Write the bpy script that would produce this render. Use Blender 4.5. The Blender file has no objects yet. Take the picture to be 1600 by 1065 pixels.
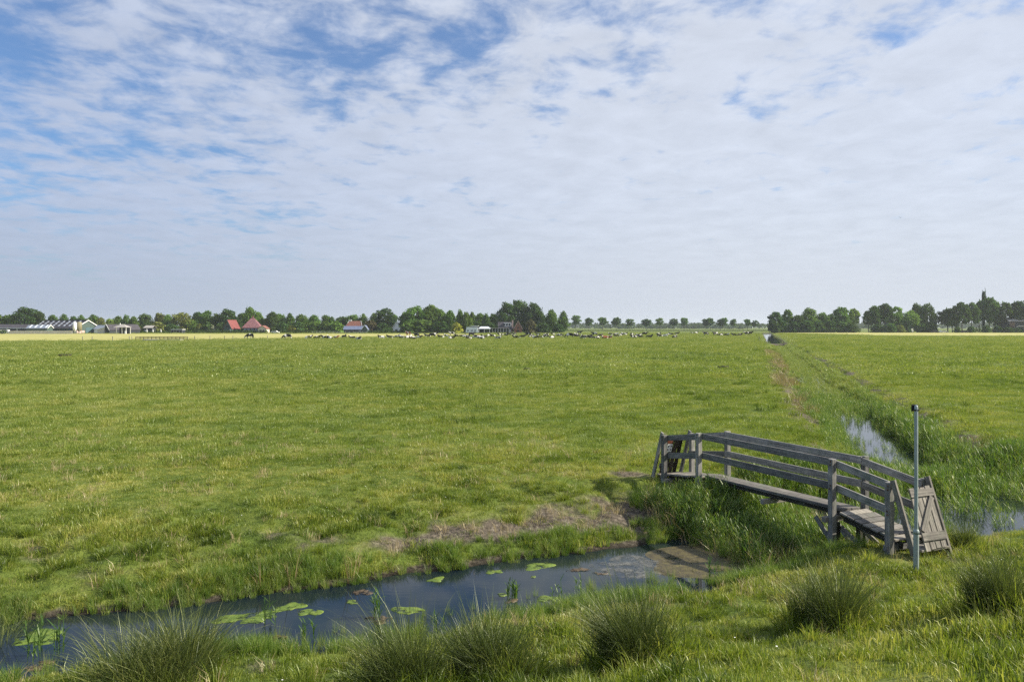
import bpy, bmesh, math, random
import numpy as np
from mathutils import Vector, Matrix, Euler

R = math.radians
random.seed(7)
rng = np.random.default_rng(11)
S = bpy.context.scene
COL = S.collection

# ------------------------------------------------------------------ camera
HC, F, HY = 3.5, 1244.0, 510.0          # eye height, focal length and horizon row in photo pixels
cam = bpy.data.cameras.new('camera')
cam.sensor_width = 36; cam.lens = 36 * F / 1600
cam.shift_y = -(532.5 - HY) / 1600
cam.clip_start = 0.1; cam.clip_end = 20000
camo = bpy.data.objects.new('camera', cam); COL.objects.link(camo)
camo.location = (0, 0, HC); camo.rotation_euler = (R(90), 0, 0)
S.camera = camo

# ------------------------------------------------------------------ light
SUNV = Vector((1.55, 0.06, 1.0)).normalized()
SUN_EL = math.asin(SUNV.z); SUN_AZ = math.atan2(SUNV.x, SUNV.y)
sun = bpy.data.lights.new('sun', 'SUN'); sun.energy = 5.0; sun.angle = R(0.6); sun.color = (1, .92, .77)
suno = bpy.data.objects.new('sun', sun); COL.objects.link(suno)
suno.rotation_euler = SUNV.to_track_quat('Z', 'Y').to_euler(); suno.location = (30, 10, 30)

W = bpy.data.worlds.new('World'); S.world = W; W.use_nodes = True


class NT:
    def __init__(s, tree): s.t = tree; s.n = tree.nodes; s.l = tree.links
    def new(s, typ, **k):
        n = s.n.new(typ)
        for a, b in k.items(): setattr(n, a, b)
        return n
    def put(s, sock, v):
        if v is None: return
        if isinstance(v, bpy.types.NodeSocket): s.l.new(v, sock)
        else: sock.default_value = v
    def math(s, op, a, b=None, c=None, clamp=False):
        n = s.new('ShaderNodeMath', operation=op, use_clamp=clamp)
        for i, v in enumerate((a, b, c)): s.put(n.inputs[i], v)
        return n.outputs[0]
    def vmath(s, op, a, b=None):
        n = s.new('ShaderNodeVectorMath', operation=op)
        s.put(n.inputs[0], a); s.put(n.inputs[1], b)
        return n.outputs['Value'] if op in ('DOT_PRODUCT', 'LENGTH') else n.outputs[0]
    def noise(s, vec, scale, detail=4, rough=.55, dist=0):
        n = s.new('ShaderNodeTexNoise'); s.put(n.inputs['Vector'], vec)
        n.inputs['Scale'].default_value = scale; n.inputs['Detail'].default_value = detail
        n.inputs['Roughness'].default_value = rough; n.inputs['Distortion'].default_value = dist
        return n.outputs[0]
    def ramp(s, fac, stops, interp='LINEAR'):
        n = s.new('ShaderNodeValToRGB'); s.put(n.inputs[0], fac); r = n.color_ramp; r.interpolation = interp
        while len(r.elements) < len(stops): r.elements.new(.5)
        for e, (p, c) in zip(r.elements, stops):
            e.position = p; e.color = (c, c, c, 1) if isinstance(c, (int, float)) else (*c, 1)
        return n.outputs[0]
    def mix(s, f, a, b, mode='MIX'):
        n = s.new('ShaderNodeMix', data_type='RGBA', blend_type=mode)
        cv = lambda v: (*v, 1) if isinstance(v, tuple) and len(v) == 3 else v
        s.put(n.inputs[0], f); s.put(n.inputs[6], cv(a)); s.put(n.inputs[7], cv(b))
        return n.outputs[2]
    def scale(s, vec, sc):
        n = s.new('ShaderNodeMapping'); s.put(n.inputs[0], vec); n.inputs['Scale'].default_value = sc
        return n.outputs[0]
    def mrange(s, v, a, b, c=0., d=1., smooth=False):
        n = s.new('ShaderNodeMapRange'); s.put(n.inputs[0], v)
        if smooth: n.interpolation_type = 'SMOOTHSTEP'
        for i, x in enumerate((a, b, c, d)): n.inputs[i + 1].default_value = x
        return n.outputs[0]


g = NT(W.node_tree)
g.n.clear()
sky = g.new('ShaderNodeTexSky', sky_type='NISHITA')
sky.sun_disc = False; sky.sun_elevation = SUN_EL; sky.sun_rotation = SUN_AZ
sky.air_density = 1.0; sky.dust_density = 1.0; sky.ozone_density = 2.5
tc = g.new('ShaderNodeTexCoord')
d = tc.outputs['Generated']
sep = g.new('ShaderNodeSeparateXYZ'); g.l.new(d, sep.inputs[0])
dz = g.math('MAXIMUM', sep.outputs[2], 0.0)
dzs = g.math('ADD', dz, 0.10)
uv = g.new('ShaderNodeCombineXYZ')
g.put(uv.inputs[0], g.math('DIVIDE', sep.outputs[0], dzs)); g.put(uv.inputs[1], g.math('DIVIDE', sep.outputs[1], dzs))
P0 = uv.outputs[0]
rotm = g.new('ShaderNodeMapping'); g.put(rotm.inputs[0], P0); rotm.inputs['Rotation'].default_value = (0, 0, R(-14)); rotm.inputs['Scale'].default_value = (1.15, 1.0, 1); rotm.inputs['Location'].default_value = (1.7, .6, 0)
Pv = rotm.outputs[0]
big = g.noise(Pv, 1.25, 3, .55, .4)
mid = g.noise(Pv, 5.0, 5, .57, .35)
fine = g.noise(Pv, 15, 4, .55, .1)
cov = g.math('ADD', g.math('MULTIPLY', big, .34), g.math('ADD', g.math('MULTIPLY', mid, .52), g.math('MULTIPLY', fine, .16)))
sd = g.vmath('DOT_PRODUCT', d, tuple(SUNV))            # nearness to the sun
side = g.mrange(sd, -.55, .40, 0, 1, smooth=True)
cov = g.math('ADD', cov, g.math('MULTIPLY', g.math('SUBTRACT', side, .5), .16))
low = g.mrange(dz, .04, .34, .17, 0.0)                 # thicker veil towards the horizon
cov = g.math('ADD', cov, low)
cl = g.mrange(cov, .415, .62, 0.0, 1.0, smooth=True)
cl = g.math('MULTIPLY_ADD', cl, .80, .10)
shade = g.mrange(g.noise(Pv, 4.6, 5, .6, .3),   .3, .72, .92, 1.07)
ccol = g.mix(side, (3.75, 4.4, 5.9), (5.9, 6.3, 7.1))
sc_ = g.new('ShaderNodeVectorMath', operation='SCALE'); g.put(sc_.inputs[0], ccol); g.put(sc_.inputs[3], shade)
blue = g.mix(1.0, sky.outputs[0], (.66, .92, 1.20), 'MULTIPLY')
skyc = g.mix(cl, blue, sc_.outputs[0])
hz = g.mrange(dz, 0.0, .17, 1.0, 0.0, smooth=True)
hcol = g.mix(side, (3.3, 3.85, 4.9), (5.4, 5.8, 6.5))
skyc = g.mix(g.math('MULTIPLY', hz, .88), skyc, hcol)
bg = g.new('ShaderNodeBackground'); g.put(bg.inputs[0], skyc); bg.inputs[1].default_value = .071
out = g.new('ShaderNodeOutputWorld'); g.l.new(bg.outputs[0], out.inputs[0])

S.view_settings.view_transform = 'Standard'; S.view_settings.look = 'None'
S.view_settings.exposure = 0.78; S.view_settings.gamma = 1.0; S.view_settings.use_curve_mapping = False
cy = S.cycles
cy.max_bounces = 6; cy.diffuse_bounces = 3; cy.glossy_bounces = 2; cy.transmission_bounces = 3; cy.volume_bounces = 1; cy.transparent_max_bounces = 8
cy.caustics_reflective = False; cy.caustics_refractive = False
cy.use_adaptive_sampling = False
cy.use_denoising = False
try: cy.denoiser = 'OPENIMAGEDENOISE'; cy.denoising_prefilter = 'ACCURATE'
except Exception: pass
S.render.use_persistent_data = False

# ------------------------------------------------------------------ helpers
def tag(o, label=None, cat=None, group=None, kind=None):
    if label: o['label'] = label
    if cat: o['category'] = cat
    if group: o['group'] = group
    if kind: o['kind'] = kind
    return o

def mesh_np(name, V, Fc, mat=None, smooth=False):
    me = bpy.data.meshes.new(name)
    V = np.asarray(V, dtype=np.float32)
    if isinstance(Fc, np.ndarray):
        n, k = Fc.shape
        me.vertices.add(len(V)); me.vertices.foreach_set('co', V.ravel())
        me.loops.add(n * k); me.loops.foreach_set('vertex_index', Fc.astype(np.int32).ravel())
        me.polygons.add(n); me.polygons.foreach_set('loop_start', np.arange(0, n * k, k, dtype=np.int32))
        me.update(calc_edges=True)
    else:
        me.from_pydata([tuple(map(float, v)) for v in V], [], Fc)
    if smooth: me.polygons.foreach_set('use_smooth', [True] * len(me.polygons))
    if mat: me.materials.append(mat)
    me.validate(); me.update()
    return me

def link(name, me, parent=None, loc=(0, 0, 0)):
    o = bpy.data.objects.new(name, me); COL.objects.link(o)
    o.location = loc
    if parent: o.parent = parent
    return o

def empty(name, loc=(0, 0, 0), rz=0):
    o = bpy.data.objects.new(name, None); COL.objects.link(o)
    o.empty_display_size = .3; o.location = loc; o.rotation_euler = (0, 0, rz)
    return o

def copy_tree(o, parent=None):
    c = o.copy(); COL.objects.link(c)
    if parent: c.parent = parent
    for ch in list(o.children): copy_tree(ch, c)
    return c

def px(p, dist): return (p - 800) / F * dist
def pz(y, dist): return HC + (HY - y) / F * dist

def _h(ix, iy, seed):
    n = (ix.astype(np.int64) * 374761393 + iy.astype(np.int64) * 668265263 + seed * 974634777) & 0x7fffffff
    n = ((n ^ (n >> 13)) * 1274126177) & 0x7fffffff
    return ((n ^ (n >> 16)) & 0xffff) / 65535.0
def vn(x, y, seed=0):
    x = np.asarray(x, float); y = np.asarray(y, float)
    ix = np.floor(x); iy = np.floor(y); fx = x - ix; fy = y - iy
    fx = fx * fx * (3 - 2 * fx); fy = fy * fy * (3 - 2 * fy)
    a = _h(ix, iy, seed); b = _h(ix + 1, iy, seed); c = _h(ix, iy + 1, seed); e = _h(ix + 1, iy + 1, seed)
    return (a + (b - a) * fx) * (1 - fy) + (c + (e - c) * fx) * fy
def fbm(x, y, seed=0, o=3):
    r = 0; a = .5
    for i in range(o):
        r = r + a * vn(x * 2 ** i, y * 2 ** i, seed + i * 17); a *= .5
    return r / (1 - .5 ** o)
def sst(x, a, b):
    t = np.clip((x - a) / (b - a), 0, 1); return t * t * (3 - 2 * t)

# ------------------------------------------------------------------ terrain frame
O = np.array([5.45, 16.85]); U = np.array([.9125, .415]); Vv = np.array([-.415, .9125])
Q0 = np.array([10.26, 18.6]); LD = np.array([.297, .955]); LP = np.array([.955, -.297])
WZ = -0.95
def st(x, y): return (x - O[0]) * U[0] + (y - O[1]) * U[1], (x - O[0]) * Vv[0] + (y - O[1]) * Vv[1]
def xy(s, t): return O[0] + s * U[0] + t * Vv[0], O[1] + s * U[1] + t * Vv[1]
def rq(x, y): return (x - Q0[0]) * LD[0] + (y - Q0[1]) * LD[1], (x - Q0[0]) * LP[0] + (y - Q0[1]) * LP[1]
def xy2(r, q): return Q0[0] + r * LD[0] + q * LP[0], Q0[1] + r * LD[1] + q * LP[1]
T_ = [-60, -24, -15.5, -14, -11.8, -6, -4.6, -3.6, -2.7, -2.1, -1.8, -1.3, 0, .5, .85, 1.25, 1.9, 2.6, 4.2, 6, 9, 14]
Z_ = [-.3, -.3, 1.7, 1.88, 1.86, -.05, -.36, -.46, -.52, -.74, -.95, -1.3, -1.4, -1.12, -.93, -.76, -.64, -.52, -.40, -.30, -.26, -.25]
Q_ = [0, .8, 1.15, 1.5, 2.1, 2.9, 4.0, 6]
QZ = [-1.35, -1.2, -.95, -.78, -.60, -.33, -.26, 0.3]
def H(x, y):
    x = np.asarray(x, float); y = np.asarray(y, float)
    s, t = st(x, y)
    wob = (fbm(s * .45, t * .1, 3) - .5) * .7 + (vn(s * 1.7, t * .4, 9) - .5) * .22
    fd = 1 - sst(np.abs(y), 90, 190)
    te = t + wob * np.exp(-((t) / 4) ** 2)
    z = np.interp(te, T_, Z_)
    z = z - .28 * sst(s, 1.5, 3.5) * np.exp(-((t + 2.9) / .9) ** 2) - (.08 + .17 * sst(s, -11.3, -9.8)) * (1 - sst(s, -1.9, -.9)) * np.exp(-((t + 2.55) / .8) ** 2)
    z = z - .42 * sst(s, 1.0, 2.2) * np.exp(-((t - 1.5) / .6) ** 2)
    r, q = rq(x, y)
    qw = np.abs(q + (fbm(r * .25, 0 * q, 21) - .5) * 1.0) * (1 - .5 * sst(r, 178, 186))
    zg = np.interp(qw, Q_, QZ) + 10 * (1 - sst(r, -1.5, -.3)) + 5 * sst(r, 520, 530)
    dam = (1 - sst(np.abs(r - 177), 1.5, 4))
    zg = zg + dam * np.clip(-.32 - zg, 0, 2)
    z = np.where(zg < z, zg, z)
    # hummocks
    land = sst(z, -1.0, -.8)
    bank = np.exp(-((t - 3.2) / 2.2) ** 2)
    near = sst(-t, 1.8, 3)
    hum = (fbm(x * 1.9, y * 1.9, 31) - .5) * (.05 + .30 * bank + .15 * near)
    hum = hum + (fbm(x * .55, y * .55, 41) - .5) * (.09 + .10 * bank + .12 * near)
    hum = hum + (fbm(x * .13, y * .13, 51, 2) - .5) * .12
    z = z + hum * land * fd
    return z
def Hs(x, y): return float(H(np.array([x]), np.array([y]))[0])
def hit(p, y):                                       # where a photo pixel meets the ground
    a = 3.0
    while a < 400:
        if HC + (HY - y) / F * a <= Hs(px(p, a), a): break
        a += .04 if a < 40 else .5
    return px(p, a), a, Hs(px(p, a), a)

def bare_at(x, y):
    s, t = st(x, y); r, q = rq(x, y)
    n = fbm(x * 1.3, y * 1.3, 61); n2 = fbm(x * 3.1, y * 3.1, 71)
    b = np.exp(-((t - 1.75) / .55) ** 2) * np.exp(-((s + 5.2) / 2.4) ** 2) * 1.1
    b += np.exp(-((t - 1.7) / .7) ** 2) * np.exp(-((s + 2.2) / .9) ** 2) * 1.0
    b += np.exp(-((t - 4.7) / .5) ** 2) * np.exp(-((s + .2) / 1.0) ** 2) * .75
    b += np.exp(-((t - 2.6) / 1.6) ** 2) * .42
    b += np.exp(-((t + 3.2) / .8) ** 2) * .3 + np.exp(-((t + 5.2) / 1.6) ** 2) * .34
    b += np.exp(-((q + 2.6) / 1.1) ** 2) * .42 * (r > 14) * (r < 120)
    b += np.exp(-((np.abs(q) - 2.5) / .6) ** 2) * .45 * (r > 0) * (r < 110)
    b += np.exp(-((q - 3.0) / .7) ** 2) * .34 * (r > 4) * (r < 90)
    b += np.exp(-((r - 177) / 5.) ** 2) * np.exp(-((q) / 12.) ** 2) * .9
    b = b * (.05 + 1.75 * n) + (n2 - .5) * .55 * (b > .1)
    b = np.where(H(x, y) < -.88, np.maximum(b, .8), b)
    return np.clip(sst(b, .32, .75), 0, 1)

# ------------------------------------------------------------------ materials
def mat_new(name):
    m = bpy.data.materials.new(name); m.use_nodes = True; m.node_tree.nodes.clear()
    t = NT(m.node_tree); o = t.new('ShaderNodeOutputMaterial')
    return m, t, o
def principled(t, o, col, rough=.8, metal=0., spec=.3, bump=None, bs=.3, bd=.02):
    b = t.new('ShaderNodeBsdfPrincipled')
    t.put(b.inputs['Base Color'], (*col, 1) if isinstance(col, tuple) else col)
    t.put(b.inputs['Roughness'], rough); b.inputs['Metallic'].default_value = metal
    b.inputs['Specular IOR Level'].default_value = spec
    if bump is not None:
        bn = t.new('ShaderNodeBump'); t.put(bn.inputs['Height'], bump); bn.inputs['Strength'].default_value = bs; bn.inputs['Distance'].default_value = bd
        t.l.new(bn.outputs[0], b.inputs['Normal'])
    t.l.new(b.outputs[0], o.inputs[0])
    return b
def plain(name, c, rough=.7, var=.18, scale=3., metal=0., spec=.3):
    m, t, o = mat_new(name)
    co = t.new('ShaderNodeTexCoord').outputs['Object']
    n = t.noise(co, scale, 5, .6)
    f = t.mrange(n, .3, .7, 1 - var, 1 + var)
    vm = t.new('ShaderNodeVectorMath', operation='SCALE'); vm.inputs[0].default_value = c; t.put(vm.inputs[3], f)
    principled(t, o, vm.outputs[0], rough, metal, spec, n, .15, .02)
    return m

def grass_tones(t, pos):
    """shared tone fields of the pasture: pale/lush variation at metre and ten-metre scale"""
    a = t.noise(t.scale(pos, (1, 1, 0)), .07, 3, .5)
    b = t.noise(t.scale(pos, (1, 1, 0)), .55, 5, .62)
    c = t.noise(t.scale(pos, (1, 1, 0)), 2.6, 4, .6)
    v = t.math('ADD', t.math('MULTIPLY', a, .30), t.math('ADD', t.math('MULTIPLY', b, .45), t.math('MULTIPLY', c, .30)))
    return v

def ground_mat():
    m, t, o = mat_new('pasture_ground')
    geo = t.new('ShaderNodeNewGeometry').outputs['Position']
    v = grass_tones(t, geo)
    far = t.noise(t.scale(geo, (1, 1, 0)), .22, 5, .7)
    v = t.math('ADD', t.math('MULTIPLY', v, .8), t.math('MULTIPLY', far, .22))
    col = t.ramp(v, [(.36, (.048, .075, .014)), (.47, (.085, .125, .022)), (.55, (.13, .165, .034)), (.68, (.22, .22, .08))])
    soil = t.ramp(t.noise(geo, 9, 5, .65), [(.3, (.035, .030, .024)), (.52, (.12, .10, .076)), (.72, (.24, .21, .165))])
    at = t.new('ShaderNodeAttribute', attribute_name='bare')
    wet = t.new('ShaderNodeAttribute', attribute_name='wet')
    col = t.mix(at.outputs['Fac'], col, soil)
    col = t.mix(wet.outputs['Fac'], col, (.018, .016, .011))
    b1 = t.noise(geo, 14, 4, .7); b2 = t.noise(geo, 1.2, 5, .7)
    bb = t.math('ADD', b1, t.math('MULTIPLY', b2, 3))
    principled(t, o, col, .9, 0, .1, bb, .8, .06)
    return m
M = {}
M['ground'] = ground_mat()

def blade_mat(name, c0, c1, c2, trans=.38, pos_noise=True, vr=.3):
    m, t, o = mat_new(name)
    geo = t.new('ShaderNodeNewGeometry').outputs['Position']
    ti = t.new('ShaderNodeAttribute', attribute_type='INSTANCER', attribute_name='tint').outputs['Fac']
    oi = t.new('ShaderNodeObjectInfo')
    v = t.math('ADD', ti, t.mrange(oi.outputs['Random'], 0, 1, -.16, .16))
    if pos_noise:
        gt = t.mrange(grass_tones(t, geo), .38, .64, -.42, .5)
        v = t.math('ADD', v, gt)
    bl = t.new('ShaderNodeAttribute', attribute_name='hb').outputs['Fac']     # random per blade, baked
    v = t.math('ADD', v, t.mrange(bl, 0, 1, -vr, vr))
    col = t.ramp(v, [(0., c0), (.5, c1), (1., c2)])
    df = t.new('ShaderNodeBsdfDiffuse'); t.put(df.inputs[0], col)
    tr = t.new('ShaderNodeBsdfTranslucent')
    t.put(tr.inputs[0], t.mix(1.0, col, (1.25, 1.3, .6), 'MULTIPLY'))
    gl = t.new('ShaderNodeBsdfGlossy'); gl.inputs['Roughness'].default_value = .42; gl.inputs[0].default_value = (.9, .95, .8, 1)
    m1 = t.new('ShaderNodeMixShader'); m1.inputs[0].default_value = trans
    t.l.new(df.outputs[0], m1.inputs[1]); t.l.new(tr.outputs[0], m1.inputs[2])
    m2 = t.new('ShaderNodeMixShader'); m2.inputs[0].default_value = .035
    t.l.new(m1.outputs[0], m2.inputs[1]); t.l.new(gl.outputs[0], m2.inputs[2])
    t.l.new(m2.outputs[0], o.inputs[0])
    return m
M['blade'] = blade_mat('grass_blade', (.040, .075, .010), (.178, .236, .028), (.41, .39, .12))
M['blade_far'] = blade_mat('grazed_blade', (.060, .095, .014), (.162, .222, .032), (.31, .32, .09), .38, True, .12)
M['straw'] = blade_mat('dry_straw', (.20, .15, .08), (.38, .30, .17), (.55, .47, .30), .2, False)
M['reed'] = blade_mat('reed_leaf', (.050, .11, .020), (.14, .225, .040), (.34, .35, .12), .4, False)
M['rush'] = blade_mat('rush_stem', (.06, .085, .028), (.19, .225, .06), (.50, .45, .20), .22, False, .5)
M['flower'] = plain('flower_white', (.8, .8, .72), .6, .05)

def wood_mat(name, c0, c1, c2, green=.25):
    m, t, o = mat_new(name)
    co = t.new('ShaderNodeTexCoord').outputs['Object']
    oi = t.new('ShaderNodeObjectInfo').outputs['Random']
    off = t.new('ShaderNodeCombineXYZ'); t.put(off.inputs[0], t.math('MULTIPLY', oi, 30.)); t.put(off.inputs[1], t.math('MULTIPLY', oi, 17.))
    p = t.vmath('ADD', co, off.outputs[0])
    grain = t.noise(t.scale(p, (2.2, 42, 42)), 1, 5, .65)
    blot = t.noise(p, 5, 5, .7)
    v = t.math('ADD', t.math('MULTIPLY', grain, .65), t.math('MULTIPLY', blot, .35))
    v = t.math('ADD', v, t.mrange(oi, 0, 1, -.10, .07))
    col = t.ramp(v, [(.33, c0), (.5, c1), (.66, c2)])
    lich = t.math('MULTIPLY', t.mrange(t.noise(p, 3.5, 6, .75), .50, .62), green)
    col = t.mix(lich, col, (.10, .145, .085))
    spots = t.mrange(t.noise(p, 55, 2, .5), .69, .74)
    col = t.mix(t.math('MULTIPLY', spots, .5), col, (.42, .42, .36))
    cr = t.noise(t.scale(p, (1.3, 60, 60)), 1, 3, .5)
    crack = t.mrange(cr, .30, .36)
    col = t.mix(crack, (.03, .026, .022), col)
    principled(t, o, col, .85, 0, .2, t.math('ADD', grain, crack), .6, .006)
    return m
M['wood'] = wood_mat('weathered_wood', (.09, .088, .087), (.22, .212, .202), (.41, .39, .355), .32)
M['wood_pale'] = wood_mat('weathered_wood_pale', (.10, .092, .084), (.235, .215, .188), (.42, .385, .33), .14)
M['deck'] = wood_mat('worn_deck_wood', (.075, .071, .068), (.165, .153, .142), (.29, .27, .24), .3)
M['wood_dark'] = wood_mat('dark_wet_and_shaded_wood', (.02, .018, .015), (.055, .046, .036), (.10, .085, .065), .3)

# ------------------------------------------------------------------ ground
def spaced(lo, fine0, fine1, hi, step, grow):
    a = list(np.arange(fine0, fine1, step))
    d_ = step; v = a[-1]
    while v < hi: d_ *= grow; v += d_; a.append(v)
    d_ = step; v = a[0]; b = []
    while v > lo: d_ *= grow; v -= d_; b.append(v)
    return np.array(b[::-1] + a)
us = spaced(-3300, -17, 13, 3300, .13, 1.05)
ys = spaced(-90, 5, 42, 3400, .12, 1.045)
UU, YY = np.meshgrid(us, ys)
sh = np.minimum(np.maximum(YY, 0), 560)
XX = UU + .311 * sh
ZZ = H(XX.ravel(), YY.ravel()).reshape(XX.shape)
nu, ny = len(us), len(ys)
V = np.stack([XX.ravel(), YY.ravel(), ZZ.ravel()], 1)
idx = np.arange(nu * ny).reshape(ny, nu)
Fq = np.stack([idx[:-1, :-1].ravel(), idx[:-1, 1:].ravel(), idx[1:, 1:].ravel(), idx[1:, :-1].ravel()], 1)
me = mesh_np('ground', V, Fq, M['ground'], True)
a = me.attributes.new('bare', 'FLOAT', 'POINT'); a.data.foreach_set('value', bare_at(XX.ravel(), YY.ravel()).astype(np.float32))
a = me.attributes.new('wet', 'FLOAT', 'POINT'); a.data.foreach_set('value', (1 - sst(ZZ.ravel(), -.98, -.84)).astype(np.float32))
tag(link('ground', me), 'green pasture, ditch banks and dike slope', 'ground', kind='structure')

# mown hay meadow beyond the grazed field, at its own place on the polder
def sheet(name, pts, z, mat, label, cat):
    me = mesh_np(name, [(x, y, z) for x, y in pts], [list(range(len(pts)))], mat)
    return tag(link(name, me), label, cat, kind='structure')
m, t, o = mat_new('mown_meadow')
geo = t.new('ShaderNodeNewGeometry').outputs['Position']
rows = t.noise(t.scale(geo, (.02, .35, 0)), 1, 4, .6)
v = t.math('ADD', t.math('MULTIPLY', rows, .6), t.math('MULTIPLY', t.noise(t.scale(geo, (.3, .3, 0)), 1, 4, .6), .4))
principled(t, o, t.ramp(v, [(.35, (.25, .26, .075)), (.5, (.38, .365, .125)), (.65, (.50, .45, .19))]), .9, 0, .1)
M['hay'] = m
sheet('mown_meadow', [(-400, 193), (-160, 198), (-125, 203), (-95, 221), (-70, 252), (-30, 300), (-14, 345), (-16, 405), (-400, 420)], -.2, M['hay'], 'pale yellow mown meadow between the pasture and the farms', 'meadow')
sheet('far_meadow', [(150, 330), (420, 300), (420, 500), (160, 500)], -.2, M['hay'], 'pale strip of mown grass before the right hand trees', 'meadow')

# ------------------------------------------------------------------ water
m, t, o = mat_new('ditch_water')
geo = t.new('ShaderNodeNewGeometry').outputs['Position']
n1 = t.noise(t.scale(geo, (3, 7, 1)), 1, 3, .5); n2 = t.noise(geo, .7, 3, .5)
cw = t.ramp(n2, [(.35, (.006, .012, .020)), (.65, (.016, .024, .024))])
b = principled(t, o, cw, .03, 0, .36, n1, .05, .01); b.inputs['IOR'].default_value = 1.33
M['water'] = m
def band(f, a0, a1, n, b0, b1, z):
    Vs = []; Fs = []
    for i, a_ in enumerate(np.linspace(a0, a1, n)):
        for b_ in (b0, b1): x, y = f(a_, b_); Vs.append((x, y, z))
        if i: Fs.append([2 * i - 2, 2 * i - 1, 2 * i + 1, 2 * i])
    return Vs, Fs
Vs, Fs = band(xy, -70, 90, 8, -3.2, 2.9, WZ)
tag(link('ditch_water', mesh_np('ditch_water', Vs, Fs, M['water'])), 'still dark blue water in the ditch under the footbridge', 'water', kind='structure')
Vs, Fs = band(xy2, -1.4, 520, 8, -2.7, 2.7, WZ - .006)
tag(link('ditch_water', mesh_np('side_ditch_water', Vs, Fs, M['water'])), 'bright water in the long ditch running to the horizon', 'water', kind='structure')

# ------------------------------------------------------------------ grass pieces (sources are kept out of the scene, only instanced)
def blades(n, rad, h, hv, w, lean, seed, nseg=2, curve=1.0, upright=.0, mat=None, name='tuft', clump=1.0, skirt=0., subs=None, wind=(0, 0)):
    r = np.random.default_rng(seed)
    V = []; Fc = []; hb = []
    for i in range(n):
        a = r.uniform(0, 2 * math.pi); rr = rad * r.uniform(0, 1) ** (.5 * clump)
        bx, by = rr * math.cos(a), rr * math.sin(a)
        sb = subs[int(r.integers(0, len(subs)))] if subs else (0, 0, 1)
        la = a + r.normal(0, .7); L = h * (1 + r.normal(0, hv)); L = max(L, h * .3) * (1 - skirt * rr / max(rad, 1e-6)) * sb[2]
        ln = lean * (upright + (1 - upright) * r.uniform(.2, 1)) * (rr / max(rad, 1e-6) * .7 + .4)
        fa = r.uniform(0, math.pi); wx, wy = math.cos(fa) * w / 2, math.sin(fa) * w / 2
        k0 = len(V); val = r.uniform()
        for j in range(nseg + 1):
            f = j / nseg
            out_ = ln * L * (f ** (1 + curve))
            zz = L * f * math.sqrt(max(0.05, 1 - (ln * .75 * f) ** 2))
            cx, cy = bx + sb[0] + math.cos(la) * out_ + wind[0] * L * f * f, by + sb[1] + math.sin(la) * out_ + wind[1] * L * f * f
            if j < nseg:
                ww = 1 - .55 * f
                V += [(cx - wx * ww, cy - wy * ww, zz - (.03 if j == 0 else 0)), (cx + wx * ww, cy + wy * ww, zz - (.03 if j == 0 else 0))]
                hb += [val, val]
            else: V.append((cx, cy, zz)); hb.append(val)
            if j and j < nseg: Fc.append([k0 + 2 * j - 2, k0 + 2 * j - 1, k0 + 2 * j + 1]); Fc.append([k0 + 2 * j - 2, k0 + 2 * j + 1, k0 + 2 * j])
        Fc.append([k0 + 2 * nseg - 2, k0 + 2 * nseg - 1, k0 + 2 * nseg])
    me = mesh_np(name, V, np.array(Fc), mat, False)
    at = me.attributes.new('hb', 'FLOAT', 'POINT'); at.data.foreach_set('value', np.array(hb, np.float32))
    return me

def reed(n, h, seed, name='reed', leaves=6, rad=.16, mat=None):
    r = np.random.default_rng(seed); V = []; Fc = []; hb = []
    def ribbon(p0, d0, L, w, droop, val):
        side = np.cross(d0, (0, 0, 1)); side = side / (np.linalg.norm(side) + 1e-6)
        if np.linalg.norm(side) < .5: side = np.array([1., 0, 0])
        k0 = len(V)
        for j, f in enumerate((0, .4, .75, 1)):
            c = p0 + d0 * L * f - np.array([0, 0, droop * L * f * f])
            ww = (.5, 1, .7, 0)[j] * w / 2
            if j < 3: V.extend([c - side * ww, c + side * ww]); hb.extend([val, val])
            else: V.append(c); hb.append(val)
            if 0 < j < 3: Fc.append([k0 + 2 * j - 2, k0 + 2 * j - 1, k0 + 2 * j + 1]); Fc.append([k0 + 2 * j - 2, k0 + 2 * j + 1, k0 + 2 * j])
        Fc.append([k0 + 4, k0 + 5, k0 + 6])
    for i in range(n):
        a = r.uniform(0, 6.28); rr = rad * math.sqrt(r.uniform()); p = np.array([rr * math.cos(a), rr * math.sin(a), -.05])
        hh = h * r.uniform(.6, 1.05); ta = r.uniform(0, 6.28); tl = r.uniform(0, .13)
        dv = np.array([math.cos(ta) * tl, math.sin(ta) * tl, 1.]); val = r.uniform()
        ribbon(p, dv, hh, .010, 0, val)
        for k in range(leaves):
            f = .15 + .8 * (k + r.uniform()) / leaves
            aa = r.uniform(0, 6.28); el = r.uniform(.7, 1.25)
            dd = np.array([math.cos(aa) * math.cos(el), math.sin(aa) * math.cos(el), math.sin(el)])
            ribbon(p + dv * hh * f * .85, dd, h * r.uniform(.22, .40), .017, r.uniform(.1, .5), val)
    me = mesh_np(name, V, np.array(Fc), mat, False)
    at = me.attributes.new('hb', 'FLOAT', 'POINT'); at.data.foreach_set('value', np.array(hb, np.float32))
    return me

def source(name, meshes):
    c = bpy.data.collections.new(name)
    for i, me in enumerate(meshes):
        o = bpy.data.objects.new(f'{name}_{i:02d}', me); c.objects.link(o)
    return c

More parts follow.
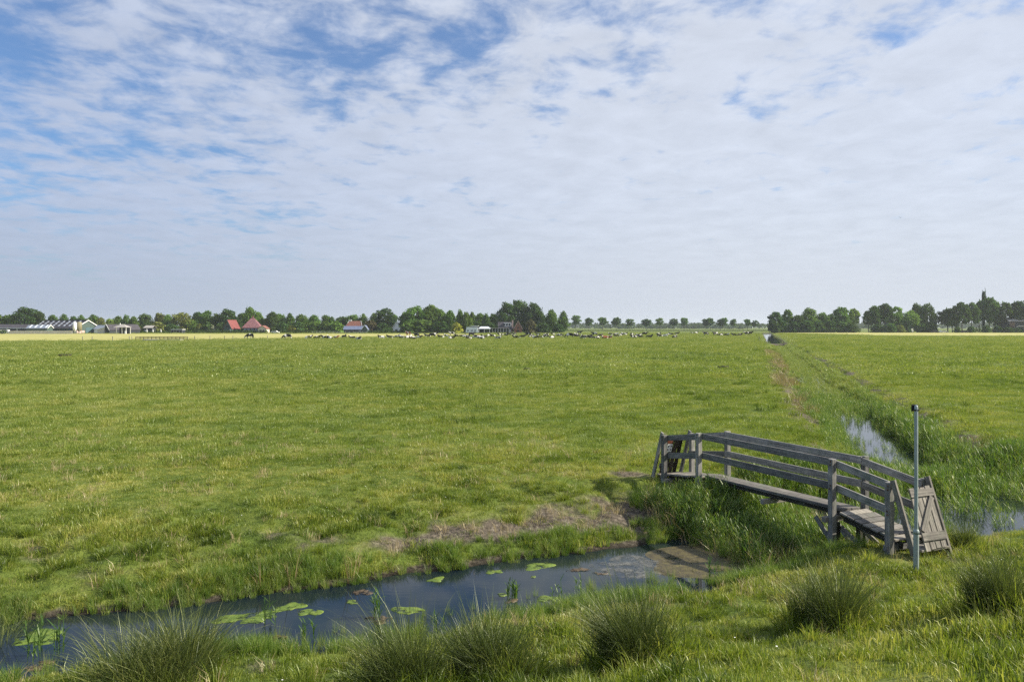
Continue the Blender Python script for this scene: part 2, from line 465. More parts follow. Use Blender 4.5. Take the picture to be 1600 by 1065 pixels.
def scatter(name, P, scl, tint, coll, ncol, label, cat, tilt=.12):
    n = len(P)
    if n == 0: return
    me = bpy.data.meshes.new(name); me.vertices.add(n); me.vertices.foreach_set('co', np.asarray(P, np.float32).ravel())
    def at(nm, ty, arr, key='value'):
        a_ = me.attributes.new(nm, ty, 'POINT'); a_.data.foreach_set(key, np.ascontiguousarray(arr).ravel())
    rot = np.stack([rng.normal(0, tilt, n), rng.normal(0, tilt, n), rng.uniform(0, 6.283, n)], 1).astype(np.float32)
    at('rot', 'FLOAT_VECTOR', rot, 'vector'); at('scl', 'FLOAT_VECTOR', np.asarray(scl, np.float32).reshape(n, -1).repeat(3 if np.ndim(scl) == 1 else 1, 1), 'vector')
    at('tint', 'FLOAT', np.asarray(tint, np.float32)); at('pick', 'INT', rng.integers(0, ncol, n).astype(np.int32))
    o = link(name, me)
    ng = bpy.data.node_groups.new(name, 'GeometryNodeTree')
    ng.interface.new_socket('Geometry', in_out='INPUT', socket_type='NodeSocketGeometry')
    ng.interface.new_socket('Geometry', in_out='OUTPUT', socket_type='NodeSocketGeometry')
    N = ng.nodes; Lk = ng.links
    gi = N.new('NodeGroupInput'); go = N.new('NodeGroupOutput'); ip = N.new('GeometryNodeInstanceOnPoints')
    ci = N.new('GeometryNodeCollectionInfo'); ci.inputs['Collection'].default_value = coll
    ci.inputs['Separate Children'].default_value = True; ci.inputs['Reset Children'].default_value = True
    def na(nm, ty):
        x = N.new('GeometryNodeInputNamedAttribute'); x.data_type = ty; x.inputs['Name'].default_value = nm
        return x.outputs['Attribute']
    e2r = N.new('FunctionNodeEulerToRotation')
    Lk.new(na('rot', 'FLOAT_VECTOR'), e2r.inputs[0])
    Lk.new(gi.outputs[0], ip.inputs['Points']); Lk.new(ci.outputs[0], ip.inputs['Instance'])
    ip.inputs['Pick Instance'].default_value = True
    Lk.new(na('pick', 'INT'), ip.inputs['Instance Index'])
    Lk.new(e2r.outputs[0], ip.inputs['Rotation']); Lk.new(na('scl', 'FLOAT_VECTOR'), ip.inputs['Scale'])
    Lk.new(ip.outputs[0], go.inputs[0])
    md = o.modifiers.new('scatter', 'NODES'); md.node_group = ng
    tag(o, label, cat, kind='stuff')
    return o

TB = M['blade']
short = source('short_tuft', [blades(40, .17, .047, .45, .007, 1.25, i, 2, 1, 0, TB, 'short_grass') for i in range(5)])
lush = source('lush_tuft', [blades(64, .15, .15, .35, .010, 1.0, 20 + i, 3, 1, 0, TB, 'lush_grass') for i in range(5)])
patch = source('pasture_patch', [blades(210, .55, .040, .5, .014, 1.2, 40 + i, 1, 1, 0, M['blade_far'], 'pasture_grass', 1.0) for i in range(4)])
farp = source('far_patch', [blades(200, 1.7, .055, .5, .06, 1.0, 60 + i, 1, 1, 0, M['blade_far'], 'far_grass', 1.0) for i in range(3)])
straw = source('straw_tuft', [blades(16, .13, .20, .5, .008, 1.2, 80 + i, 2, 1, 0, M['straw'], 'straw') for i in range(4)])
reeds = source('reed_clump', [reed(9, 1.0, 90 + i, 'reed', 6, .2, M['reed']) for i in range(5)])
sedge = source('sedge_clump', [blades(46, .13, .55, .25, .013, .55, 100 + i, 3, 1.2, 0, M['reed'], 'sedge') for i in range(4)])
daisy = source('daisy', [mesh_np('daisy', [(.011 * math.cos(k), .011 * math.sin(k), .10) for k in np.arange(0, 6.2, 1.047)] + [(0, 0, 0)], [[0, 1, 2, 3, 4, 5]], M['flower'])])

def in_view(x, y, mg=2.5): return np.abs(x) < .66 * y + mg
def field_pts(n_m2, y0, y1):
    x1 = .66 * y1 + 3; n = int(n_m2 * (2 * x1) * (y1 - y0))
    x = rng.uniform(-x1, x1, n); y = rng.uniform(y0, y1, n)
    k = in_view(x, y); x, y = x[k], y[k]
    return x, y, H(x, y)
def lush_f(x, y): return sst(fbm(x * .8, y * .8, 131), .52, .72)

def do_grass(name, coll, nc, dens, y0, y1, hfun, label, prob, tintf):
    x, y, z = field_pts(dens, y0, y1)
    p = prob(x, y, z); k = rng.uniform(size=len(x)) < p
    x, y, z = x[k], y[k], z[k]
    sc = hfun(x, y) * rng.uniform(.7, 1.35, len(x))
    scatter(name, np.stack([x, y, z], 1), sc, tintf(x, y), coll, nc, label, 'grass')
land = lambda z: (z > -.90)
def yellow(x, y):                       # drier nearer the crest of the near bank, greener by water
    s, t = st(x, y)
    return .47 + .42 * (fbm(x * .8, y * .8, 151) - .5) - .10 * np.exp(-((t - 3) / 2) ** 2) + .05 * sst(t, 5, 9)
do_grass('grass', short, 5, 80, 4.3, 24, lambda x, y: .62 + .8 * lush_f(x, y), 'short grass on the near bank and field edge',
         lambda x, y, z: land(z) * (1 - .93 * bare_at(x, y)), yellow)
do_grass('grass', patch, 4, 7, 22, 62, lambda x, y: .9 + .3 * lush_f(x, y), 'grazed grass of the pasture',
         lambda x, y, z: (z > -.75) * (1 - .9 * bare_at(x, y)), yellow)
MEAD = [(-400, 193), (-160, 198), (-125, 203), (-95, 221), (-70, 252), (-30, 300), (-14, 345), (-16, 405), (-400, 420)]
def in_poly(x, y, P):
    c = np.zeros(len(x), bool)
    for (x0, y0), (x1, y1) in zip(P, P[1:] + P[:1]):
        if y0 != y1: c ^= ((y0 > y) != (y1 > y)) & (x < (x1 - x0) * (y - y0) / (y1 - y0) + x0)
    return c
do_grass('grass', farp, 3, .5, 58, 200, lambda x, y: 1 + 0 * x, 'grazed grass further out in the pasture',
         lambda x, y, z: (z > -.5) * (1. - in_poly(x, y, MEAD)) * (np.abs(rq(x, y)[1]) > 3.4), lambda x, y: .52 + .0004 * (y - 60))
do_grass('grass', farp, 3, .25, 200, 440, lambda x, y: 1.3 + 0 * x, 'grazed grass in the far part of the pasture',
         lambda x, y, z: (z > -.5) * (1. - in_poly(x, y, MEAD)) * (np.abs(rq(x, y)[1]) > 4.2) * ((x < 150) | (y < 300)), lambda x, y: .62 + 0 * x)
# lush clumps on the banks
def bankp(x, y, z):
    s, t = st(x, y); r, q = rq(x, y); low_ = 1 - .9 * sst(s, 1.5, 3) * np.exp(-((t + 2.7) / .9) ** 2)
    b = np.exp(-((t - 2.4) / 1.9) ** 2) * .55 + .6 * np.exp(-((t - .95) / .28) ** 2) + .30 * sst(-t, 1.9, 2.4)
    b += np.where(r > 0, .5 * np.exp(-((np.abs(q) - 2.0) / 1.1) ** 2), 0)
    b += .035
    return land(z) * np.clip(b * (.05 + 2.1 * sst(fbm(x * 1.4, y * 1.4, 141), .42, .60)), 0, 1) * (1 - .96 * bare_at(x, y)) * low_
do_grass('bank_grass', lush, 5, 34, 4.3, 30, lambda x, y: .42 + .5 * fbm(x * 2, y * 2, 5), 'lush green grass clumps along the ditch banks', bankp,
         lambda x, y: .33 + .35 * (fbm(x * .9, y * .9, 161) - .3))
do_grass('bank_grass', lush, 5, 2.2, 30, 150, lambda x, y: .95 + .5 * fbm(x * 2, y * 2, 5), 'dark green clumps dotted over the pasture and far ditch banks',
         lambda x, y, z: np.clip(bankp(x, y, z) * 1.2 + .55 * sst(fbm(x * .35, y * .35, 171), .60, .72), 0, 1), lambda x, y: .22 + .25 * fbm(x * .9, y * .9, 161))
do_grass('dry_grass', straw, 4, 12, 4.3, 28, lambda x, y: .5 + .4 * fbm(x * 2, y * 2, 5), 'dry straw lying among the bank grass',
         lambda x, y, z: land(z) * np.clip(.05 + .8 * bare_at(x, y) + .42 * sst(fbm(x * 1.1, y * 1.1, 181), .5, .68), 0, 1), lambda x, y: .5 + 0 * x)
# daisies
x, y, z = field_pts(.35, 7, 24); k = (z > -.6); scatter('daisies', np.stack([x, y, z], 1)[k], np.ones(k.sum()), np.ones(k.sum()), daisy, 1, 'small white daisies dotted in the grass', 'flowers')
del k

# water edge fringe, sedges and reeds
def region(n, s0, s1, t0, t1, f=xy, prob=None):
    a = rng.uniform(s0, s1, n); b = rng.uniform(t0, t1, n); x, y = f(a, b)
    if prob is not None:
        k = rng.uniform(size=n) < prob(a, b); a, b, x, y = a[k], b[k], x[k], y[k]
    z = np.maximum(H(x, y), WZ - .12)
    return a, b, x, y, z
def scat_region(name, coll, nc, reg, hs, tint, label, cat='reeds', wide=1., tilt=.1):
    a, b, x, y, z = reg
    n = len(x); h = (hs(a, b) if callable(hs) else hs) * rng.uniform(.75, 1.2, n)
    sc = np.stack([h * wide * .9 + .1, h * wide * .9 + .1, h], 1)
    scatter(name, np.stack([x, y, z], 1), sc, np.full(n, tint) + rng.normal(0, .07, n), coll, nc, label, cat, tilt)
# fringe on both water edges left of the bridge
scat_region('water_edge_grass', sedge, 4, region(2300, -26, -1.5, .55, 1.5, xy, lambda s, t: (np.abs(t - .95 - .0 * s) < .4) * (.1 + 1.2 * sst(fbm(s * 1.3, t, 201), .35, .6))), lambda s, t: .20 + .22 * fbm(s * .9, t, 203), .52, 'bright fringe of grass along the far water edge', 'grass')
scat_region('water_edge_grass', sedge, 4, region(2400, -18, 2.0, -2.7, -1.75, xy, lambda s, t: .75 * sst(fbm(s * 1.2, t, 211), .42, .6)), .38, .5, 'tufts of grass along the near water edge', 'grass')
scat_region('water_edge_reeds', sedge, 4, region(260, -14, -.5, -2.0, -1.2, xy, lambda s, t: .5 * sst(fbm(s * 1.6, t, 213), .45, .6)), .5, .6, 'thin reed shoots rising from the water along the near edge', wide=.35)
# reeds under and around the bridge
scat_region('reed_bed', reeds, 5, region(1500, -1.7, 1.5, -1.7, 1.9, xy, lambda s, t: (.25 + .6 * sst(s + .4 * t, -1.6, -.6)) * (1 - .95 * sst(s, .6, 1.1) * sst(t, -1.2, -.7)) * (1 - .7 * (t < -1.2))), lambda s, t: .50 + .18 * fbm(s, t, 7) + .1 * sst(t, -1, .5), .42, 'green reeds standing under the footbridge', tilt=.08)
scat_region('reed_bed', sedge, 4, region(1100, -1.9, 2.2, -2.2, 2.6, xy, lambda s, t: .7 * sst(t, -1.9, -1.2) * (1 - .95 * sst(s, .6, 1.1) * sst(t, -1.2, -.7) * (t < 1))), .6, .45, 'tall sedge grass around the footbridge piles', tilt=.1)
scat_region('reed_bed', reeds, 5, region(6200, 1.6, 20, -.2, 3.0, xy, lambda s, t: np.clip(sst(t + (fbm(s * .8, t, 220) - .5) * 1.1, 1.3, 2.3), 0.035, 1)), lambda s, t: .60 + .25 * fbm(s * .6, t * .6, 8), .42, 'dense green reeds on the far side of the ditch right of the bridge')
scat_region('reed_bed', reeds, 5, region(120, 1.8, 14, -1.9, .2, xy, lambda s, t: .30 + .4 * fbm(s, t, 230)), .6, .4, 'sparse reeds standing in the open water right of the gate')
def lr(r, q):
    w = sst(r, 7.5, 9.5) * (1 - sst(r, 21, 26)) * np.exp(-((q + .1) / 1.15) ** 4)       # open water pool
    return np.clip(1 - .98 * w * (.6 + .6 * fbm(r * .5, q * 1.5, 260)), .03, 1) * (.5 + .5 * sst(np.abs(r - 7), 2, 4)) * sst(q + (fbm(r * .6, q, 270) - .5) * 2.2, -2.5, -1.5) * (1 - sst(q + (fbm(r * .6, q, 280) - .5) * 1.2 + .5 * sst(r, 13, 18), 1.9, 2.5))
scat_region('reed_bed', reeds, 5, region(5400, 1.6, 34, -2.7, 2.6, xy2, lambda r, q: lr(r, q) * sst(r, 1.8, 3.6) * (1 - .4 * sst(r, 25, 34))), lambda r, q: (.34 + .32 * (q > .9) * np.exp(-((r - 12) / 12.) ** 2) + .22 * fbm(r * .3, q, 240)) * (1 - .5 * np.exp(-((r - 5.5) / 3.) ** 2) * np.exp(-(q / 1.2) ** 4)), .45, 'green reeds filling the long ditch')
scat_region('reed_bed', sedge, 4, region(6200, 24, 170, -1.9, 2.2, xy2, lambda r, q: .85 * sst(q + (fbm(r * .3, q, 290) - .5) * 2, -1.6, -.7)), .5, .72, 'rank grass filling the long ditch further out', wide=1.5)
scat_region('dry_stalks', straw, 4, region(900, 18, 110, -3.3, -1.8, xy2, lambda r, q: .9 * sst(fbm(r * .2, q, 250), .4, .6)), 2.0, .3, 'reddish dry stalks along the left bank of the long ditch', 'dry stalks', wide=1.4)
scat_region('dry_stalks', straw, 4, region(260, -1.9, 2., -2.0, 2.3, xy), 1.9, .5, 'pale dead stalks among the reeds by the bridge', 'dry stalks', wide=.8)

# duckweed mat by the bridge
def blob(name, cx, cy, rx, ry, rot, z, mat, label, cat, seed, n=40, jag=.35, kind=None, hgt=.004, group=None):
    r_ = np.random.default_rng(seed); ph = r_.uniform(0, 6.28, 6); am = r_.uniform(.3, 1, 6)
    V_ = [(0, 0, hgt)]; Fc = []
    for ring, (rf, zz) in enumerate(((.55, hgt), (.95, hgt * .9), (1.0, -.004))):
        for i in range(n):
            a_ = i * 2 * math.pi / n
            k_ = 1 + jag * sum(am[j] * math.sin((j + 2) * a_ + ph[j]) / (j + 2) for j in range(6))
            V_.append((rx * k_ * rf * math.cos(a_), ry * k_ * rf * math.sin(a_), zz))
    for i in range(n):
        j = (i + 1) % n
        Fc.append([0, 1 + i, 1 + j])
        for rr in range(2): Fc.append([1 + rr * n + i, 1 + (rr + 1) * n + i, 1 + (rr + 1) * n + j, 1 + rr * n + j])
    o_ = link(name, mesh_np(name, V_, Fc, mat, True), None, (cx, cy, z)); o_.rotation_euler = (0, 0, rot)
    return tag(o_, label, cat, group, kind)
def scum_mat(name, c0, c1, c2, hole=.0, hs=5, soft=.03):
    m, t, o = mat_new(name)
    geo = t.new('ShaderNodeNewGeometry').outputs['Position']
    n = t.noise(geo, 9, 6, .7); n2 = t.noise(geo, 55, 3, .6)
    col = t.ramp(t.math('ADD', t.math('MULTIPLY', n, .7), t.math('MULTIPLY', n2, .3)), [(.35, c0), (.5, c1), (.66, c2)])
    b = t.new('ShaderNodeBsdfPrincipled'); t.put(b.inputs['Base Color'], col); b.inputs['Roughness'].default_value = .55
    bn = t.new('ShaderNodeBump'); t.put(bn.inputs['Height'], n2); bn.inputs['Strength'].default_value = .4; bn.inputs['Distance'].default_value = .01; t.l.new(bn.outputs[0], b.inputs['Normal'])
    tr = t.new('ShaderNodeBsdfTransparent'); ms = t.new('ShaderNodeMixShader')
    t.put(ms.inputs[0], t.mrange(t.noise(geo, hs, 7, .75), hole - soft, hole + soft)); t.l.new(tr.outputs[0], ms.inputs[1]); t.l.new(b.outputs[0], ms.inputs[2]); t.l.new(ms.outputs[0], o.inputs[0])
    return m
M['algae'] = scum_mat('algae', (.055, .10, .012), (.115, .175, .018), (.19, .235, .035), .46, 6, .06)
M['duckweed'] = scum_mat('duckweed', (.03, .026, .014), (.075, .060, .026), (.15, .13, .04), .41, 2.4, .07)
M['scum'] = scum_mat('grey_scum', (.09, .09, .08), (.17, .17, .155), (.27, .27, .25), .57, 3.5, .12)
M['debris'] = scum_mat('plant_debris', (.04, .028, .016), (.10, .068, .036), (.19, .14, .08), .50, 7, .05)
def wxy(p, y): a_ = (HC - WZ) * F / (y - HY); return px(p, a_), a_
ANG = math.atan2(U[1], U[0])
cx, cy_ = xy(-1.75, -.75)
blob('duckweed_mat', cx, cy_, 1.75, 1.15, ANG, WZ + .003, M['duckweed'], 'ochre duckweed mat on the water left of the footbridge, crossed by its shadow', 'duckweed', 3, 60, .3)
cx, cy_ = wxy(985, 885)
blob('scum_film', cx, cy_, .8, .6, ANG, WZ + .002, M['scum'], 'whitish scum film on the water beside the duckweed mat', 'scum', 5, 60, .4)
algae = [(360, 966, 24, 'bright algae patch behind the left rush tussock'), (403, 963, 30, 'long curved algae patch right of the left rush tussock'), (452, 948, 22, 'rounded algae patch in mid ditch at the left'),
         (484, 956, 18, 'algae patch nearest the split sprouting stems'), (682, 905, 13, 'single oval algae patch in the middle of the open water'), (771, 893, 12, 'small algae patch near the far bank in mid ditch'),
         (842, 884, 22, 'flat algae patch close under the far bank'), (550, 940, 10, 'tiny algae patch below the dead stalks'), (636, 953, 22, 'two lobed algae patch by the thin reed sprig'),
         (855, 935, 17, 'algae patch beside the sprouting reeds near the bank'), (60, 995, 38, 'long algae streak at the far left of the ditch'), (833, 901, 5, 'tiniest algae fleck in the water'), (785, 929, 8, 'faint algae patch left of the reed tussock')]
for i, (p, y, w, lab) in enumerate(algae):
    cx, cy_ = wxy(p, y); rx = w / F * cy_
    blob('algae_patch', cx, cy_, rx, rx * .8, ANG, WZ + .003, M['algae'], lab, 'algae', 30 + i, 36, .55, hgt=.006, group='algae patches on the ditch')
debris = [(940, 895, 12, 'brown debris island under the far bank'), (905, 890, 14, 'flat brown debris raft left of the scum film'), (566, 925, 16, 'brown debris below the bundle of dead stalks'), (590, 968, 22, 'reddish debris raft under the upright reed sprig'),
          (800, 938, 11, 'brown root mass at the foot of the reed tussock'), (430, 998, 18, 'brown debris against the near bank'), (60, 1040, 26, 'debris among the sprouts in the bottom left corner')]
for i, (p, y, w, lab) in enumerate(debris):
    cx, cy_ = wxy(p, y); rx = w / F * cy_
    blob('debris_raft', cx, cy_, rx, rx * .7, ANG, WZ + .004, M['debris'], lab, 'debris', 60 + i, 30, .6, hgt=.008, group='brown plant debris on the ditch')

# sprigs rising out of the water, each a plant of its own
sprigs = [(350 + 70, 975, .55, 5, 'thin reed sprig beside the long algae patch'), (588, 965, .62, 9, 'upright reed sprig on the reddish debris'), (480, 1000, .5, 6, 'reed sprig at the near bank left of centre'),
          (800, 935, .42, 16, 'reed tussock growing from brown roots in mid ditch'), (872, 940, .48, 5, 'thin reeds just right of the mid ditch tussock'), (905, 925, .42, 4, 'pair of thin reeds near the bank end'),
          (55, 1030, .75, 10, 'broad leaved reed sprouts in the bottom left corner'), (95, 1020, .6, 7, 'reed sprouts next to the left rush tussock'), (1110, 905, .5, 6, 'pale reed shoots before the duckweed mat'), (1165, 880, .75, 12, 'tall reed shoots standing in the duckweed'),
          (690, 985, .4, 6, 'short reed sprig at the near bank in the centre')]
for i, (p, y, h_, n_, lab) in enumerate(sprigs):
    cx, cy_ = wxy(p, y)
    tag(link('reed_sprig', reed(n_, h_, 300 + i, 'reed_sprig', 5, .10, M['reed']), None, (cx, cy_, max(WZ, Hs(cx, cy_)))), lab, 'reed', 'reed sprigs standing in the ditch')
for i, (p, y, lab) in enumerate([(548, 912, 'bundle of pale dead stalks leaning over the far water edge'), (408, 926, 'small bundle of dead stalks at the far water edge'), (455, 915, 'leaning dead stalks left of the larger bundle')]):
    cx, cy_, cz = hit(p, y)
    mm_ = blades(9, .07, .55, .3, .014, .5, 330 + i, 2, .6, 0, M['straw'], 'dead_stalks')
    tag(link('dead_stalks', mm_, None, (cx, cy_, cz)), lab, 'dead stalks', 'dead stalks on the far bank')

# ------------------------------------------------------------------ rush tussocks
def rush(n, rad, h, seed, w=.006):
    rr_ = random.Random(seed)
    sb = [(rad * rr_.uniform(-.75, .75), rad * rr_.uniform(-.6, .6), rr_.uniform(.6, 1.12)) for _ in range(6)]
    return blades(n, rad * .62, h, .34, w, 1.15, seed, 4, .6, .0, M['rush'], 'rush_tussock', 1.15, .3, sb, (rr_.uniform(-.22, .08), rr_.uniform(-.1, .1)))
tuss = [(228, 1066, 235, 92, 1700, 'broad grey green rush tussock at the water edge bottom left'),
        (-12, 1050, 110, 75, 700, 'rush tussock cut off by the left edge'),
        (760, 1058, 190, 88, 1500, 'dark rush tussock at the bottom centre'),
        (620, 1085, 190, 100, 1100, 'pale bladed rush tussock left of the dark one at bottom centre'),
        (1000, 1030, 190, 108, 1800, 'tall rush tussock right of bottom centre'),
        (1300, 978, 160, 96, 1800, 'dark rush tussock in front of the metal post'),
        (1570, 962, 150, 100, 1700, 'rush tussock at the right edge'),
        (1505, 858, 66, 46, 600, 'small rush tussock just right of the slanted gate'),
        (1075, 925, 60, 34, 400, 'low rush tussock beside the end of the open water')]
RING = []
for i, (p, y, w, hh, n_, lab) in enumerate(tuss):
    x_, y_, z_ = hit(p, y)
    wm = w / F * y_ * 1.0; hm = hh / F * y_ * .92
    o_ = link('rush_tussock', rush(int(n_ * (2.2 if i == 0 else 1.35)), wm * .27, hm * 1.15, 400 + i, .0055), None, (x_, y_, z_ - .02))
    k_ = wm / (wm * .5 + 2 * .52 * hm); o_.scale = (k_, k_, 1)
    RING += [(x_ + wm * .27 * k_ * rr * math.cos(a_), y_ + wm * .27 * k_ * rr * math.sin(a_)) for a_, rr in zip(rng.uniform(0, 6.28, 26), rng.uniform(.7, 1.6, 26))]
    tag(o_, lab, 'rush tussock', 'rush tussocks on the near bank')

rx0 = np.array([q[0] for q in RING]); ry0 = np.array([q[1] for q in RING]); rz0 = H(rx0, ry0); k0 = rz0 > -.93
scatter('bank_grass', np.stack([rx0, ry0, rz0], 1)[k0], rng.uniform(.9, 1.6, k0.sum()), np.full(k0.sum(), .4), lush, 5, 'grass crowding round the feet of the rush tussocks', 'grass')

# ------------------------------------------------------------------ timber pieces
def beam_mesh(L, w, h, mat, bev=.004, name='beam'):
    bm = bmesh.new(); bmesh.ops.create_cube(bm, size=1)
    bmesh.ops.scale(bm, vec=(L, w, h), verts=bm.verts)
    if bev: bmesh.ops.bevel(bm, geom=bm.edges[:], offset=bev, segments=1, affect='EDGES')
    me = bpy.data.meshes.new(name); bm.to_mesh(me); bm.free(); me.materials.append(mat); return me
def beam(name, p0, p1, w, h, mat, parent=None, up=(0, 0, 1), bev=.004):
    p0 = Vector(p0); p1 = Vector(p1); X = (p1 - p0); L = X.length; X.normalize()
    up = Vector(up); Y = up.cross(X)
    if Y.length < 1e-3: Y = Vector((0, 1, 0))
    Y.normalize(); Z = X.cross(Y)
    o_ = link(name, beam_mesh(L, w, h, mat, bev, name), parent)
    mm = Matrix((X, Y, Z)).transposed().to_4x4(); mm.translation = (p0 + p1) / 2
    o_.matrix_local = mm
    return o_

def lathe(prof, n=16, cap=True):
    V_ = []; Fc = []
    for i, (r_, z_) in enumerate(prof):
        for k in range(n): a_ = 2 * math.pi * k / n; V_.append((r_ * math.cos(a_), r_ * math.sin(a_), z_))
        if i:
            for k in range(n): j = (k + 1) % n; Fc.append([(i - 1) * n + k, (i - 1) * n + j, i * n + j, i * n + k])
    if cap: Fc.append(list(range(n))[::-1]); Fc.append([(len(prof) - 1) * n + k for k in range(n)])
    return V_, Fc

# ------------------------------------------------------------------ footbridge (local frame: x across, y along, z up)
br = empty('footbridge', (O[0], O[1], 0), ANG)
tag(br, 'weathered grey wooden footbridge with two rails and slanted gates over the ditch', 'footbridge')
WD, WP, WK = M['wood'], M['wood_pale'], M['wood_dark']
S0, S1 = -.2, .65
TA, TBq, TC, TD = -3.17, -1.89, 2.13, 3.51
for sx in (S0, S1):
    for tt, top, bot in ((TA, .787, -.75), (TBq, 1.0, -1.35), (TC, 1.0, -1.25), (TD, .78, -.75)):
        beam('post', (sx, tt, bot), (sx, tt, top), .115, .115, WD, br, (1, 0, 0), .008)
    i = 1 if sx == S0 else -1
    rx_ = sx + i * .078
    for dz0 in (0, -.45):
        beam('rail', (rx_, TBq + .0, .92 + dz0), (rx_, TC - .0, .92 + dz0), .036, .145, WD, br)
        beam('rail', (rx_ + i * .002, TBq - .012, .905 + dz0), (rx_ + i * .002, TA - .03, .70 + dz0 * .97), .036, .14, WD, br)
        beam('rail', (rx_ + i * .002, TC + .012, .905 + dz0), (rx_ + i * .002, TD + .03, .70 + dz0 * .97), .036, .14, WD, br)
V_, Fc = lathe([(.016, -.006), (.016, .004), (.010, .008)], 8); boltm = mesh_np('bolt', V_, Fc, plain('rusty_bolt', (.10, .05, .03), .7, .3))
for sx in (S0, S1):
    for tt, zz_ in ((TA, .70), (TA, .26), (TBq, .93), (TBq, .48), (TC, .93), (TC, .48), (TD, .70), (TD, .26)):
        for dz1 in (-.035, .03):
            b_ = link('bolt', boltm, br, (sx + random.uniform(-.015, .015) * 0 - .06, tt + random.uniform(-.02, .02), zz_ + dz1)); b_.rotation_euler = (0, R(-90), 0)
# deck
SD0, SD1 = -.08, .53
for k in range(2):
    a0 = .03 + k * .225
    beam('deck_plank', (a0 + .1, TBq - .06, .02 - .004 * (k % 2)), (a0 + .1, TC + .06, -.045), .212, .055, M['deck'], br)
for sx in (.09, .40):
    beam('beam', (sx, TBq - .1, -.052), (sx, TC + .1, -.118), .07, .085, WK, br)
for tt in (TBq + .09, TC - .09, .1):
    beam('crossbeam', (S0 - (.13 if tt != .1 else -.08), tt, (-.15 if tt < 0 else -.212)), (S1 + (.12 if tt != .1 else -.08), tt, (-.15 if tt < 0 else -.212)), .10, .10, WP, br)
for (t0, t1) in ((TBq - .1, TA - .08), (TC + .1, TD + .08)):
    n_ = 7
    for k in range(n_):
        f0 = (k + .04) / n_; f1 = (k + .9) / n_
        zs_ = .0 if t0 < 0 else -.06; za = zs_ - (.23 + zs_) * f0; zb = zs_ - (.23 + zs_) * f1
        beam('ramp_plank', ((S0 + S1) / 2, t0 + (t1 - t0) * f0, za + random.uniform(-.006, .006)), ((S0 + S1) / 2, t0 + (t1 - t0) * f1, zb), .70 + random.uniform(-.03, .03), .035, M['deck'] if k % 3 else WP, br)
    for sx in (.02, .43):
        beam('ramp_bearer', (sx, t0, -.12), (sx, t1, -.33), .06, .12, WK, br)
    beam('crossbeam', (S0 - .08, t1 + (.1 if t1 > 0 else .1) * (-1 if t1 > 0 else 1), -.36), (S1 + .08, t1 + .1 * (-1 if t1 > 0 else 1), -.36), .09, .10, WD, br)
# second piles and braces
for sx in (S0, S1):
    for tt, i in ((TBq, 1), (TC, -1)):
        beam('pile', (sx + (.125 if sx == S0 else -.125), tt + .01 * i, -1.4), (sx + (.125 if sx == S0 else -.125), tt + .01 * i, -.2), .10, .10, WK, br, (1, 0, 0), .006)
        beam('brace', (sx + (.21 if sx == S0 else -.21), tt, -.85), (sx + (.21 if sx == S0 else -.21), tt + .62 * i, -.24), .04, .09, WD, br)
    beam('brace', (sx + (.21 if sx == S0 else -.21), TBq - .02, -.30), (sx + (.21 if sx == S0 else -.21), TBq - .78, -.72), .04, .09, WP, br)
# slanted gates
for t0, dr in ((TA, -1), (TD, 1)):
    OUT, ZT, ZB = .46, .79, -.52
    def sl(s_, f, off=0.):                                # point on the slanted plane
        nx = Vector((0, dr * (ZT - ZB), OUT)).normalized()
        return Vector((s_, t0 + dr * (.03 + OUT * f), ZT + (ZB - ZT) * f)) + nx * off
    nrm = Vector((0, dr * (ZT - ZB), OUT)).normalized()
    beam('jamb', sl(S0, -.02, .055), sl(S0, 1.0, .055), .05, .10, WP if dr < 0 else WD, br, nrm)
    beam('jamb', sl(S1, -.02, .055), sl(S1, 1.02, .055), .05, .10, WP if dr < 0 else WD, br, nrm)
    gate = empty('gate', (0, 0, 0)); gate.parent = br
    gate['label'] = 'slanted plank gate at the near end' if dr < 0 else 'slanted plank gate with a small notice at the field end'
    for k in range(4):
        c = .00 + .135 * k + .08
        beam('board', sl(c, .10 + random.uniform(-.01, .01), .125), sl(c, .86 + random.uniform(-.015, .015), .125), random.uniform(.108, .122), .022, WP if dr < 0 else WK, gate, nrm, .003)  # field end boards get the darker wood, painting in their shade
    side_ = .150
    for f in (.17, .70):
        beam('ledge', sl(.0, f, side_), sl(.56, f + .005, side_), .13 if f < .5 else .14, .026, WP if dr < 0 else WD, gate, nrm, .003)
    beam('diagonal', sl(.50, .235, side_ + .001), sl(.06, .635, side_ + .001), .11, .024, WP if dr < 0 else WD, gate, nrm, .003)
    for k in range(2):
        beam('step', (-.05, t0 + dr * (.30 + .16 * k), -.30), (.62, t0 + dr * (.30 + .16 * k), -.30), .14, .04, WP, br)
    for sx in (.0, .57):
        beam('step_leg', (sx, t0 + dr * .38, -.75), (sx, t0 + dr * .38, -.325), .08, .08, WD, br, (1, 0, 0))
    if dr > 0:
        sg = beam('notice', sl(.16, .245, .105), sl(.16, .405, .105), .155, .006, plain('notice_white', (.78, .80, .82), .5, .04), gate, nrm, 0)
        beam('notice_header', sl(.145, .175, .104), sl(.145, .235, .104), .15, .006, plain('notice_orange', (.24, .085, .05), .5, .1), gate, nrm, 0)
        ink = plain('notice_ink', (.05, .06, .09), .5, .1)
        for a_, b_ in ((.12, .275), (.20, .275), (.12, .345), (.20, .345)):
            beam('pictogram', sl(a_, b_, .0995), sl(a_, b_ + .028, .0995), .034, .004, ink, gate, nrm, 0)

